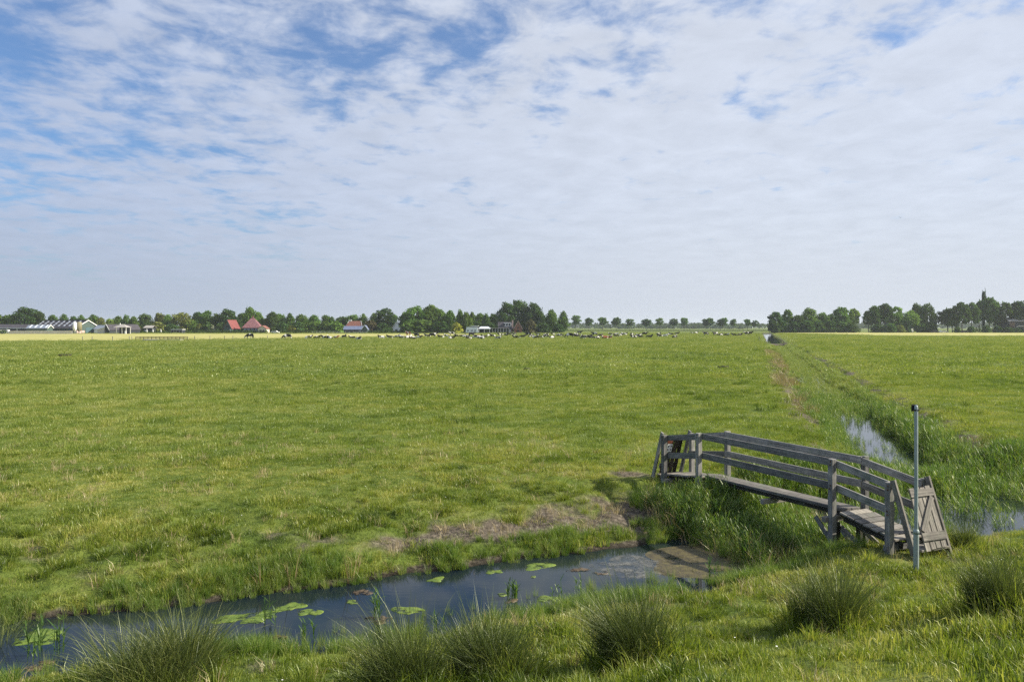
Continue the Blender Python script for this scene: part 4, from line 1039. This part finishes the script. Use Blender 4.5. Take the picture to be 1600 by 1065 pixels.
# pyramid farmhouse
b7 = empty('farmhouse', (px(395, 450), 450, GZ), R(8)); tag(b7, 'farmhouse with tall pyramid roof of mottled pink tiles', 'farmhouse')
w2 = 14 / F * 450; he, hr = pz(512, 450) - GZ, pz(495.8, 450) - GZ
pyramid(b7, w2 * 1.03, w2, he, hr, B['pink_tile'], .10)
box('wall', -w2 * .93, w2 * .93, -w2 * .9, w2 * .9, 0, he + .05, B['wall_dark'], b7)
for k in range(5): q_ = box('window', -w2 * .75 + k * 2.0, -w2 * .75 + k * 2.0 + 1.1, -w2 * .9 - .08, -w2 * .9 - .02, .6, he - .2, B['blue_slate'], b7); box('frame', -w2 * .75 + k * 2.0 - .1, -w2 * .75 + k * 2.0, -w2 * .9 - .1, -w2 * .9 - .01, .5, he - .1, B['white_trim'], q_)
box('chimney', -.35, .35, -.35, .35, hr - .5, hr + .8, B['brick'], b7)
# cream house
b8 = empty('house', (px(403, 440), 440, GZ), 0); tag(b8, 'cream walled cottage half hidden right of the pink tiled farmhouse', 'house')
gable(b8, 13 / F * 440, 6, pz(513, 440) - GZ, pz(508.5, 440) - GZ, B['cream_wall'], B['rust_tile'], None)
box('window', 1.0, 1.8, -.06, -.02, .9, 2.0, B['glass_dark'], b8); box('window', 2.7, 3.5, -.06, -.02, .9, 2.0, B['glass_dark'], b8)
# vehicles
def car(p, w, yb, dist, c, label, kind='car', h=1.5, rz=0., L=4.3):
    root = empty(kind, (px(p, dist), dist, GZ), rz); tag(root, label, kind.replace('_', ' '))
    Wc = 1.75; prof = [(-L / 2, .35), (-L / 2, .85), (-L * .44, .95), (-L * .30, h), (L * .18, h), (L * .30, .95), (L / 2, .82), (L / 2, .35)] if kind != 'van' else [(-L / 2, .35), (-L / 2, h), (L * .28, h), (L * .40, 1.2), (L / 2, 1.0), (L / 2, .35)]
    n_ = len(prof); V_ = [(x, -Wc / 2, z) for x, z in prof] + [(x, Wc / 2, z) for x, z in prof]
    link('body', mesh_np('body', V_, [list(range(n_)), list(range(n_, 2 * n_))[::-1]] + [[i, i + n_, (i + 1) % n_ + n_, (i + 1) % n_] for i in range(n_)], c), root)
    zt_, zb_ = h - .12, 1.0
    link('window', mesh_np('window', [(-L * .36, -Wc / 2 - .01, zb_), (L * .24, -Wc / 2 - .01, zb_), (L * .15, -Wc / 2 - .01, zt_), (-L * .29, -Wc / 2 - .01, zt_)], [[0, 1, 2, 3]], B['glass_dark']), root)
    for sx in (-1, 1):
        for sy in (-1, 1):
            V_, Fc = lathe([(.33, -.1), (.33, .1)], 14); o_ = link('wheel', mesh_np('wheel', V_, Fc, M['black']), root, (sx * L * .31, sy * (Wc / 2 - .05), .33)); o_.rotation_euler = (R(90), 0, 0)
WT = B['white_trim']; car(9, 9, 517, 418, WT, 'white van parked in the open shed at the far left', 'van', 2.1, .1, 4.8)
car(430, 8, 519, 436, WT, 'white car by the hedge right of the cream cottage')
car(1474, 6, 515, 478, WT, 'white car under the trees right of the wood')
car(1461, 6, 517, 480, B['roof_dark'], 'dark car beside the white one under the right hand trees')
car(1507, 8, 517, 478, B['roof_dark'], 'dark car parked under the airy trees at the right')
# tiled farmhouse
b9 = empty('farmhouse', (px(563, 446), 446, GZ), R(90)); tag(b9, 'farmhouse with red tiled upper roof, blue lower roof and white trim', 'farmhouse')
Lh = 27 / F * 446; he, hm, hr = pz(514.5, 446) - GZ, pz(509.5, 448) - GZ, pz(501.6, 450) - GZ
box('wall', .6, 9.5, -3.2, Lh - .4, 0, he, B['wall_dark'], b9)
poly('lower_roof', [(-.4, -3.6, he - .2), (2.6, -3.6, hm), (2.6, Lh, hm), (-.4, Lh, he - .2)], .15, B['blue_slate'], b9)
poly('roof', [(2.6, -.2, hm - .05), (5.4, .8, hr), (5.4, Lh - 2.6, hr), (2.6, Lh - .8, hm - .05)], .15, B['rust_tile'], b9)
poly('roof', [(5.4, .8, hr), (8.2, -.2, hm - .1), (8.2, Lh - .8, hm - .1), (5.4, Lh - 2.6, hr)], .15, B['rust_tile'], b9)
box('upper_wall', 2.9, 7.9, .6, Lh - 1.8, hm - .6, hm + .1, B['wall_dark'], b9)
beam('bargeboard', (2.3, Lh + .05, he), (5.4, Lh - 2.4, hr + .2), .12, .4, WT, b9, (0, 0, 1), 0); beam('bargeboard', (2.4, -.4, hm), (5.4, .7, hr + .2), .12, .35, WT, b9, (0, 0, 1), 0)
box('chimney', 5.0, 5.8, Lh * .62, Lh * .62 + 1.6, hr, hr + .8, WT, b9)
for k in range(5): box('window', .5, .56, -2.2 + k * 2.1, -1.2 + k * 2.1, .9, he - .5, B['skylight'] if k == 1 else B['glass_dark'], b9)
b9b = empty('garden_house', (px(566, 440), 440, GZ)); tag(b9b, 'little dark gabled garden house with white trim right of the tiled farmhouse', 'garden house')
gable(b9b, 8 / F * 440, 4, pz(513.5, 440) - GZ, pz(508, 440) - GZ, B['wall_green'], B['blue_slate'], WT)
box('door', .9, 1.8, -.06, -.02, 0, 1.9, B['glass_dark'], b9b)
# white gabled house
b10 = empty('house', (px(614, 452), 452, GZ), R(-10)); tag(b10, 'white gabled house between two big dark trees', 'house')
gable(b10, 11.5 / F * 452, 7, pz(512, 452) - GZ, pz(503, 452) - GZ, WT, B['skylight'], WT)
box('window', 1.4, 2.6, -.06, -.02, 1., 2.2, B['glass_dark'], b10)
# low flat building
b11 = empty('shed', (px(267, 436), 436, GZ)); tag(b11, 'low wooden shed with flat white roof edge below the olive tree', 'shed')
w_ = 18 / F * 436; h_ = pz(514.2, 436) - GZ
box('wall', .1, w_ - .1, .1, 4, 0, h_ - .25, B['wall_dark'], b11); box('roof', -.1, w_, -.1, 4.2, h_ - .25, h_, WT, b11)
for k in range(5): box('post', k * w_ / 4.2, k * w_ / 4.2 + .2, -.05, .05, 0, h_ - .26, B['grey_roof'], b11)
b12 = empty('cottage', (px(223, 444), 444, GZ), R(0)); tag(b12, 'small cottage with grey roof half hidden by olive bushes', 'cottage')
gg = empty('unused'); bpy.data.objects.remove(gg)
box('wall', .3, 5.0, .4, 5, 0, pz(512.3, 444) - GZ, B['wall_dark'], b12)
poly('roof', [(0, 0, pz(512.5, 444) - GZ), (5.6, 0, pz(512.5, 444) - GZ), (5.2, 2.8, pz(508.6, 444) - GZ), (.6, 2.8, pz(508.6, 444) - GZ)], .15, B['grey_roof'], b12)
poly('roof', [(5.6, 5.6, pz(512.5, 444) - GZ), (0, 5.6, pz(512.5, 444) - GZ), (.6, 2.8, pz(508.6, 444) - GZ), (5.2, 2.8, pz(508.6, 444) - GZ)], .15, B['grey_roof'], b12)
box('window', 1.0, 1.9, .32, .38, .8, 1.9, WT, b12)
for p, lab in ((229.5, 'folded white parasol left by the grey roofed cottage'), (239, 'folded white parasol right of the grey roofed cottage'), (251.5, 'folded white parasol under the olive trees')):
    root = empty('parasol', (px(p, 438), 438, GZ)); tag(root, lab, 'parasol', 'folded parasols by the cottage')
    V_, Fc = lathe([(.25, .7), (.38, .9), (.12, 2.2), (.03, 2.5)], 10); link('canopy', mesh_np('canopy', V_, Fc, WT, True), root)
    V_, Fc = lathe([(.04, 0), (.04, .8)], 8); link('pole', mesh_np('pole', V_, Fc, B['grey_wall']), root)
# caravan
cv = empty('caravan', (px(737.5, 430), 430, GZ)); tag(cv, 'white touring caravan beside the brick cottage', 'caravan')
Lc = 19.5 / F * 430; hc = pz(510.8, 430) - GZ
pr = [(-Lc / 2, .55), (-Lc / 2 + .1, 1.6), (-Lc / 2 + .5, hc), (Lc / 2 - .6, hc), (Lc / 2 - .05, 1.3), (Lc / 2, .55)]
n_ = len(pr); V_ = [(x, -1.1, z) for x, z in pr] + [(x, 1.1, z) for x, z in pr]
link('body', mesh_np('body', V_, [list(range(n_)), list(range(n_, 2 * n_))[::-1]] + [[i, i + n_, (i + 1) % n_ + n_, (i + 1) % n_] for i in range(n_)], plain('caravan_white', (.72, .75, .80), .4, .04)), cv)
for x0, x1 in ((-2.6, -1.6), (-.6, .5), (1.2, 2.2)): box('window', x0, x1, -1.14, -1.105, 1.35, 1.9, B['glass_dark'], cv)
for sx in (-.5, .5):
    V_, Fc = lathe([(.34, -1.15), (.34, -.95)], 14); o_ = link('wheel', mesh_np('wheel', V_, Fc, M['black']), cv, (sx, 0, .34)); o_.rotation_euler = (R(90), 0, 0); o_.location.y = -2.1
beam('drawbar', (-Lc / 2 - 1.2, 0, .5), (-Lc / 2, 0, .6), .12, .1, B['grey_wall'], cv)
rb = empty('roof_rack_shelter', (px(738, 446), 446, GZ)); tag(rb, 'low outbuilding with white roof edge behind the caravan', 'outbuilding')
h_ = pz(508.6, 446) - GZ; w_ = 18 / F * 446
box('wall', -w_ / 2, w_ / 2, 0, 3, 0, h_ - .4, B['wall_dark'], rb); box('roof', -w_ / 2 - .2, w_ / 2 + .2, -.3, 3.2, h_ - .4, h_, WT, rb)
rb.name = 'outbuilding'
# shelter
b13 = empty('shelter', (px(757, 436), 436, GZ)); tag(b13, 'open shelter with pale hipped roof right of the caravan', 'shelter')
w2 = 9 / F * 436
pyramid(b13, w2 * 1.1, 2.6, pz(513.3, 436) - GZ, pz(510, 436) - GZ, B['skylight'], .6)
box('wall', -w2 * .8, w2 * .7, 1.5, 1.7, 0, 2., B['wall_dark'], b13)
for x_ in (-w2 * .9, 0, w2 * .9): box('post', x_ - .1, x_ + .1, -2.2, -2.0, 0, pz(513.2, 436) - GZ, WT, b13)
# brick cottage
b14 = empty('cottage', (px(803.5, 440), 440, GZ)); tag(b14, 'brick cottage with pale pink trimmed gable below the biggest trees', 'cottage')
w_ = 12 / F * 440
gable(b14, w_, 8, pz(512.5, 440) - GZ, pz(501.8, 440) - GZ, B['brick'], B['roof_blue'], B['pink_wall'])
box('window', 1.5, 2.7, -.06, -.02, .7, 1.9, B['glass_dark'], b14); box('window', 1.7, 2.5, -.06, -.02, 2.7, 3.5, B['glass_dark'], b14)
box('chimney', -1.3, -.5, 2, 2.8, 3, pz(499.8, 440) - GZ, B['pink_wall'], b14)
b15 = empty('farmhouse', (px(801, 444), 444, GZ), R(90)); tag(b15, 'long dark roofed farmhouse wing with white dormer joined to the brick cottage', 'farmhouse')
L_ = 22 / F * 444
gable(b15, 8, L_, pz(513, 444) - GZ, pz(503.0, 448) - GZ, B['brick'], B['roof_dark'], None)
dz_ = pz(510, 444) - GZ; dm = box('dormer', .8, 3.5, 1.0, L_ * .62, dz_, dz_ + 2.1, WT, b15)
for k in range(3): box('window', .73, .79, 1.3 + k * 1.4, 2.3 + k * 1.4, dz_ + .4, dz_ + 1.7, B['glass_dark'], dm)
for k in range(4): box('window', -.08, -.02, .8 + k * 1.8, 1.8 + k * 1.8, .7, 2.1, WT if k == 0 else B['glass_dark'], b15)
b16 = empty('veranda', (px(765, 438), 438, GZ)); tag(b16, 'long glazed veranda between the shelter and the brick cottage', 'veranda')
w_ = 31 / F * 438; h_ = pz(512.2, 438) - GZ
box('wall', 0, w_, 1.5, 3, 0, h_ - .2, B['wall_dark'], b16); box('roof', -.2, w_ + .2, -.3, 3.1, h_ - .2, h_, B['grey_roof'], b16)
for k in range(8): box('post', k * w_ / 7.2, k * w_ / 7.2 + .16, -.1, .06, 0, h_ - .21, WT, b16)
# right hand buildings
b17 = empty('container', (px(1385.5, 485), 485, GZ)); tag(b17, 'small white container in front of the dark bushes', 'container')
box('body', -1.1, 1.1, 0, 2.4, .1, 2.55, B['skylight'], b17); box('door', -.9, .9, -.06, -.02, .2, 2.3, B['grey_wall'], b17)
b18 = empty('hall', (px(1396, 540), 540, GZ)); tag(b18, 'grey roofed hall glimpsed between the trees', 'hall')
w_ = 20 / F * 540; box('wall', 0, w_, 0, 14, 0, pz(502.5, 540) - GZ, B['wall_dark'], b18)
poly('roof', [(-.4, -.4, pz(502.8, 540) - GZ), (w_ + .4, -.4, pz(502.8, 540) - GZ), (w_ + .4, 7, pz(496.5, 547) - GZ), (-.4, 7, pz(496.5, 547) - GZ)], .2, B['grey_roof'], b18)
b19 = empty('sign_board', (px(1426.5, 482), 482, GZ)); tag(b19, 'white upright board leaning by the trees', 'board')
q_ = beam('board', (-.1, 0, .6), (-.55, 0, 2.6), 1.1, .08, WT, b19, (0, 1, 0)); beam('leg', (.1, .05, -.1), (-.1, .05, 1.0), .1, .1, B['grey_wall'], b19)
b20 = empty('barn', (px(1577, 482), 482, GZ)); tag(b20, 'dark barn with pale grey roof at the right edge', 'barn')
w_ = 50 / F * 482
box('wall', 0, w_, 0, 12, 0, pz(502, 482) - GZ, B['wall_dark'], b20)
box('side_wall', .0, 3.2, -.5, -.02, 0, pz(503, 482) - GZ, B['rust_dark'], b20)
poly('roof', [(-1, -.6, pz(502, 482) - GZ), (w_ + 1, -.6, pz(502, 482) - GZ), (w_ - .5, 7, pz(496.5, 489) - GZ), (2.2, 7, pz(496.5, 489) - GZ)], .2, B['grey_roof'], b20)
beam('trim', (3.4, -.15, 2.2), (5.0, -.15, 3.9), .1, .25, WT, b20, (0, 0, 1), 0); beam('trim', (5.0, -.16, 4.0), (w_, -.16, 4.0), .1, .25, WT, b20, (0, 0, 1), 0)

# ------------------------------------------------------------------ plank bridge in the far field, fences
fbr = empty('farm_bridge', (px(252, 212), 212, -.25)); tag(fbr, 'flat farm bridge with two long rails over the far cross ditch at the left', 'bridge')
wf = 75 / F * 212
box('deck', -wf * .36, wf * .42, -1.0, 1.6, .05, .35, B['concrete'], fbr)
box('culvert_wall', -wf * .34, wf * .3, -.9, -.7, -.2, .05, B['wall_dark'], fbr)
for yy_ in (-1.0, 1.5):
    for zz_ in (.62, .98): beam('rail', (-wf / 2, yy_, zz_), (wf / 2, yy_, zz_), .10, .13, WK, fbr)
    for k in range(7): beam('post', (-wf / 2 + k * wf / 6, yy_ + .1, -.2), (-wf / 2 + k * wf / 6, yy_ + .1, 1.05), .12, .12, WK, fbr, (1, 0, 0))
ff = empty('wire_fence', (px(129, 215), 215, -.25)); tag(ff, 'thin wire fence of wooden posts along the mown meadow', 'fence')
pp = [129, 144, 176, 202, 206, 304, 328, 351, 364, 392, 418]
prev = None
for k, p in enumerate(pp):
    d_ = 208 + k * 2.2; x_ = px(p, d_) - ff.location.x; y_ = d_ - 215
    beam('post', (x_, y_, -.1), (x_, y_, 1.15), .13, .13, M['wood'], ff, (1, 0, 0))
    if prev:
        for zz_ in (.55, 1.0): beam('wire', (prev[0], prev[1], zz_), (x_, y_, zz_), .012, .012, B['grey_wall'], ff, (0, 0, 1), 0)
    prev = (x_, y_)
rf = empty('rail_fence', (px(488, 432), 432, GZ)); tag(rf, 'pale low rail fence in front of the trees left of the tiled farmhouse', 'fence')
w_ = 84 / F * 432
for zz_ in (.45, .95): beam('rail', (0, 0, zz_), (w_, 0, zz_), .08, .14, B['concrete'], rf)
for k in range(14): beam('post', (k * w_ / 13, .1, -.1), (k * w_ / 13, .1, 1.1), .14, .14, B['concrete'], rf, (1, 0, 0))
x_, y_, z_ = hit(1186, 533)
tag(beam('fence_post', (x_, y_, z_ - .1), (x_, y_, z_ + 1.3), .15, .15, M['wood'], None, (1, 0, 0)), 'lone wooden fence post where the long ditch meets the dam', 'post')
# molehills
for p, y, w, lab in ((102, 557, 9, 'dark molehill at the far left of the pasture'), (1131, 576, 9, 'dark molehill left of the long ditch'), (823, 577, 5, 'tiny molehill in the middle of the pasture'), (1117, 521, 3, 'far molehill below the herd at the right'), (1130, 521, 3, 'second far molehill below the herd at the right')):
    x_, y_, z_ = hit(p, y); r1 = w / F * y_ 
    o_ = blob('molehill', x_, y_, r1, r1 * .7, 0, z_, plain('molehill_soil', (.035, .032, .022), .95, .3, 8), lab, 'molehill', int(p), 20, .3, hgt=r1 * .45)

# ------------------------------------------------------------------ cows
def cow_mesh(joints, edges, radii, name):
    me = bpy.data.meshes.new(name); me.from_pydata(joints, edges, []); ob = bpy.data.objects.new('tmp', me); COL.objects.link(ob)
    sk = ob.modifiers.new('s', 'SKIN'); sk.use_smooth_shade = True
    for i, r1 in enumerate(radii): me.skin_vertices[0].data[i].radius = r1 if isinstance(r1, tuple) else (r1, r1)
    me.skin_vertices[0].data[0].use_root = True
    ob.modifiers.new('d', 'SUBSURF').levels = 1
    dg = bpy.context.evaluated_depsgraph_get(); dg.update()
    nm = bpy.data.meshes.new_from_object(ob.evaluated_get(dg)); nm.name = name
    bpy.data.objects.remove(ob); bpy.data.meshes.remove(me)
    return nm
def cow_mat(name, c, thr):
    m, t, o = mat_new(name)
    co = t.new('ShaderNodeTexCoord').outputs['Object']; r1 = t.new('ShaderNodeObjectInfo').outputs['Random']
    off = t.new('ShaderNodeCombineXYZ'); t.put(off.inputs[0], t.math('MULTIPLY', r1, 40.)); t.put(off.inputs[2], t.math('MULTIPLY', r1, 13.))
    n_ = t.noise(t.vmath('ADD', co, off.outputs[0]), 1.15, 1, .4)
    principled(t, o, t.mix(t.mrange(n_, thr - .015, thr + .015), c, (.62, .60, .56)), .8, 0, .2)
    return m
CM = {'bw': cow_mat('cow_black_white', (.012, .012, .012), .56), 'k': cow_mat('cow_mostly_black', (.016, .014, .014), .60), 'w': cow_mat('cow_mostly_white', (.012, .012, .012), .49), 'r': cow_mat('cow_red_white', (.20, .065, .03), .54)}
def standing(graze):
    J = [(0, 0, 1.02), (.55, 0, 1.0), (-.5, 0, 1.05), (-.85, 0, 1.0)]; E = [(0, 1), (0, 2), (2, 3)]; Rr = [(.33, .36), (.30, .36), (.30, .34), (.22, .26)]
    def add(p, par, r1): J.append(p); E.append((par, len(J) - 1)); Rr.append(r1); return len(J) - 1
    if graze: n1 = add((.95, 0, .85), 1, .18); h1 = add((1.25, 0, .42), n1, .14); add((1.35, 0, .12), h1, .10); hd = h1
    else: n1 = add((.95, 0, 1.22), 1, .18); h1 = add((1.2, 0, 1.38), n1, .15); add((1.52, 0, 1.18), h1, .09); hd = h1
    for sy in (-1, 1): add((J[hd][0] - .08, sy * .24, J[hd][2] + .06), hd, .04)
    for sy in (-1, 1):
        a_ = add((.55, sy * .2, .62), 1, .12); b_ = add((.56, sy * .2, .33), a_, .07); add((.55, sy * .2, 0), b_, .06)
        a_ = add((-.75, sy * .2, .66), 3, .15); b_ = add((-.88, sy * .2, .40), a_, .075); add((-.82, sy * .2, 0), b_, .06)
    add((-1.0, 0, .62), 3, .03)
    add((-.45, 0, .68), 2, .13)
    return cow_mesh(J, E, Rr, 'cow_standing')
def lying(turn):
    J = [(0, 0, .40), (.55, 0, .44), (-.55, 0, .38), (-.85, .05, .33)]; E = [(0, 1), (0, 2), (2, 3)]; Rr = [(.38, .38), (.32, .36), (.36, .36), (.22, .24)]
    def add(p, par, r1): J.append(p); E.append((par, len(J) - 1)); Rr.append(r1); return len(J) - 1
    n1 = add((.88, turn * .12, .70), 1, .18); h1 = add((1.05, turn * .25, .92), n1, .14); add((1.22, turn * .50, .76), h1, .09)
    for sy in (-1, 1): add((1.0, turn * .25 + sy * .22, .97), h1, .04)
    a_ = add((.85, .28, .14), 1, .10); add((.55, .42, .08), a_, .07)
    a_ = add((.85, -.28, .14), 1, .10); add((1.15, -.30, .08), a_, .06)
    a_ = add((-.35, .45, .18), 2, .16); add((.05, .52, .09), a_, .07)
    a_ = add((-.45, -.42, .16), 2, .15); add((-.05, -.52, .08), a_, .06)
    return cow_mesh(J, E, Rr, 'cow_lying')
CMs = {'S': [standing(False)], 'G': [standing(True)], 'L': [lying(1), lying(-1)]}
COWM = {}
for k, l in CMs.items():
    for ck, mt in CM.items():
        COWM[k, ck] = []
        for m_ in l: m2_ = m_.copy(); m2_.materials.clear(); m2_.materials.append(mt); COWM[k, ck].append(m2_)
COWS = "G390,529,k,l G449,530.5,bw,l L481,528.5,k,r L494,528.5,k,r L508,528.5,k,l L515,529.5,w,l L523.5,528.5,r,r L537,527,k,r L552,529,bw,l L560,531,bw,r L597,528,w,l L611,528,k,l L619,527,bw,r L629,528,w,l L637,528,w,r S638,522.5,r,l S651,526,k,l L645,530,bw,l L654,528,k,r L669,525,bw,l S676,527,bw,r L690,527,k,l L699,525,w,l L705,529,k,r S706,522,w,l L714,525,k,l L721,526,k,r L728,527,w,r L733,530,k,l S737,524,k,r L742,527,r,r L748,527.5,w,l L751,529.5,k,r L758,527,k,l L763,523.5,k,r L771,525,k,l L777,530,bw,r L783,522,k,l L790,522,k,r L797,521,k,l L804,520,k,l L807,528,k,l L815,527,bw,r S826,524,bw,l L829,526,w,r L836,528,k,r L842,521.5,k,l L845,528,bw,r L853,521.5,bw,r L855,526,w,l L862,528,k,r L865,520.5,k,l L872,523.5,w,r L878,524,w,l G890,527,k,l L896,524,k,r L902,522,bw,l S905,519,w,r L903,525,k,l L910,529,w,r L914,527,k,l L920,526,k,r L925,528.5,bw,l S929,523,k,l L932,529,k,r L937,524,bw,r L946,528.5,r,l L951,528,r,r L955,520.5,k,l L962,520.5,w,r L964,524.5,k,l L970,523,w,r L976,521,w,l L977,519,k,r L988,521,k,l L991,527,k,l L996,524,w,r L1002,527,k,l S1007,522.5,k,r L1013,527,bw,r L1029,519.5,bw,r L1032,524.5,k,l L1039,524,w,r L1050,520.5,k,l L1054,527,bw,r L1057,518.5,k,r L1083,517.5,w,l L1087,516.5,w,r S1103,522.5,bw,l S1118,523,k,l L1125,522,w,r L1134,522.5,k,r L1148,522.5,k,l L1155,522.5,k,r S1167,521.5,bw,l S1171,521,k,r".split()
ZN = [(0, 470, 'on the edge of the mown meadow'), (470, 575, 'below the tiled farmhouse'), (575, 700, 'by the big round trees'), (700, 770, 'below the caravan and shelter'), (770, 850, 'below the brick cottage'), (850, 910, 'below the last pointed trees'),
      (910, 1000, 'by the left avenue'), (1000, 1090, 'by the right avenue'), (1090, 1250, 'at the right end near the long ditch')]
CC = {'bw': 'black and white', 'k': 'mostly black', 'w': 'mostly white', 'r': 'reddish brown'}; PP = {'S': 'standing', 'G': 'grazing', 'L': 'lying'}
rows_ = []
for c in COWS:
    a_, y, ck, dr = c.split(','); rows_.append((float(a_[1:]), float(y), a_[0], ck, dr))
rows_.sort()
def zone(p): return next(z[2] for z in ZN if z[0] <= p < z[1])
tot = {}; cnt = {}
for p, y, po, ck, dr in rows_: k = (po, ck, zone(p)); tot[k] = tot.get(k, 0) + 1
for i, (p, y, po, ck, dr) in enumerate(rows_):
    dist = float(np.interp(y, [516, 519, 522, 525, 528, 531], [430, 375, 325, 285, 248, 222]))
    x = px(p, dist); k = (po, ck, zone(p)); j = cnt.get(k, 0); cnt[k] = j + 1
    ms_ = COWM[po, ck]; o_ = link('cow', ms_[i % len(ms_)], None, (x, dist, Hs(x, dist) - .01))
    o_.rotation_euler = (0, 0, (math.pi if dr == 'l' else 0) + random.uniform(-.75, .75)); s_ = random.uniform(1.12, 1.28); o_.scale = (s_, s_, s_)
    lab = f"{CC[ck]} cow {PP[po]} {k[2]}" if tot[k] == 1 else f"{ORD[j]} {CC[ck]} {PP[po]} cow from left {k[2]}"
    tag(o_, lab, 'cow', 'cows of the herd resting in the pasture')

# a small bird far up in the sky at the right
xb, yb, zb = px(1407, 160), 160, pz(340, 160)
V_ = [(0, -.16, 0), (0, .16, .0), (.03, 0, .03), (-.03, 0, .03), (0, 0, -.04), (.34, .03, .12), (.30, -.06, .11), (-.34, .03, .12), (-.30, -.06, .11), (.03, .06, .02), (-.03, .06, .02)]
tag(link('bird', mesh_np('bird', V_, [[0, 2, 4], [0, 4, 3], [1, 4, 2], [1, 3, 4], [0, 3, 2], [1, 2, 3], [2, 9, 5, 6], [3, 8, 7, 10]], M['black']), None, (xb, yb, zb)), 'tiny dark bird flying high at the right', 'bird')

# ------------------------------------------------------------------ haze
m = bpy.data.materials.new('haze_air'); m.use_nodes = True; m.node_tree.nodes.clear(); t = NT(m.node_tree)
o = t.new('ShaderNodeOutputMaterial'); pvn = t.new('ShaderNodeVolumePrincipled')
pvn.inputs['Color'].default_value = (.82, .88, 1.0, 1); pvn.inputs['Density'].default_value = .00011; pvn.inputs['Anisotropy'].default_value = .2
t.l.new(pvn.outputs[0], o.inputs['Volume'])
zmin = -2.4
hb_ = box('haze', -4800, 5200, -150, 3800, zmin, 34, m, None)
tag(hb_, 'thin blue summer haze over the polder', 'haze', kind='stuff')
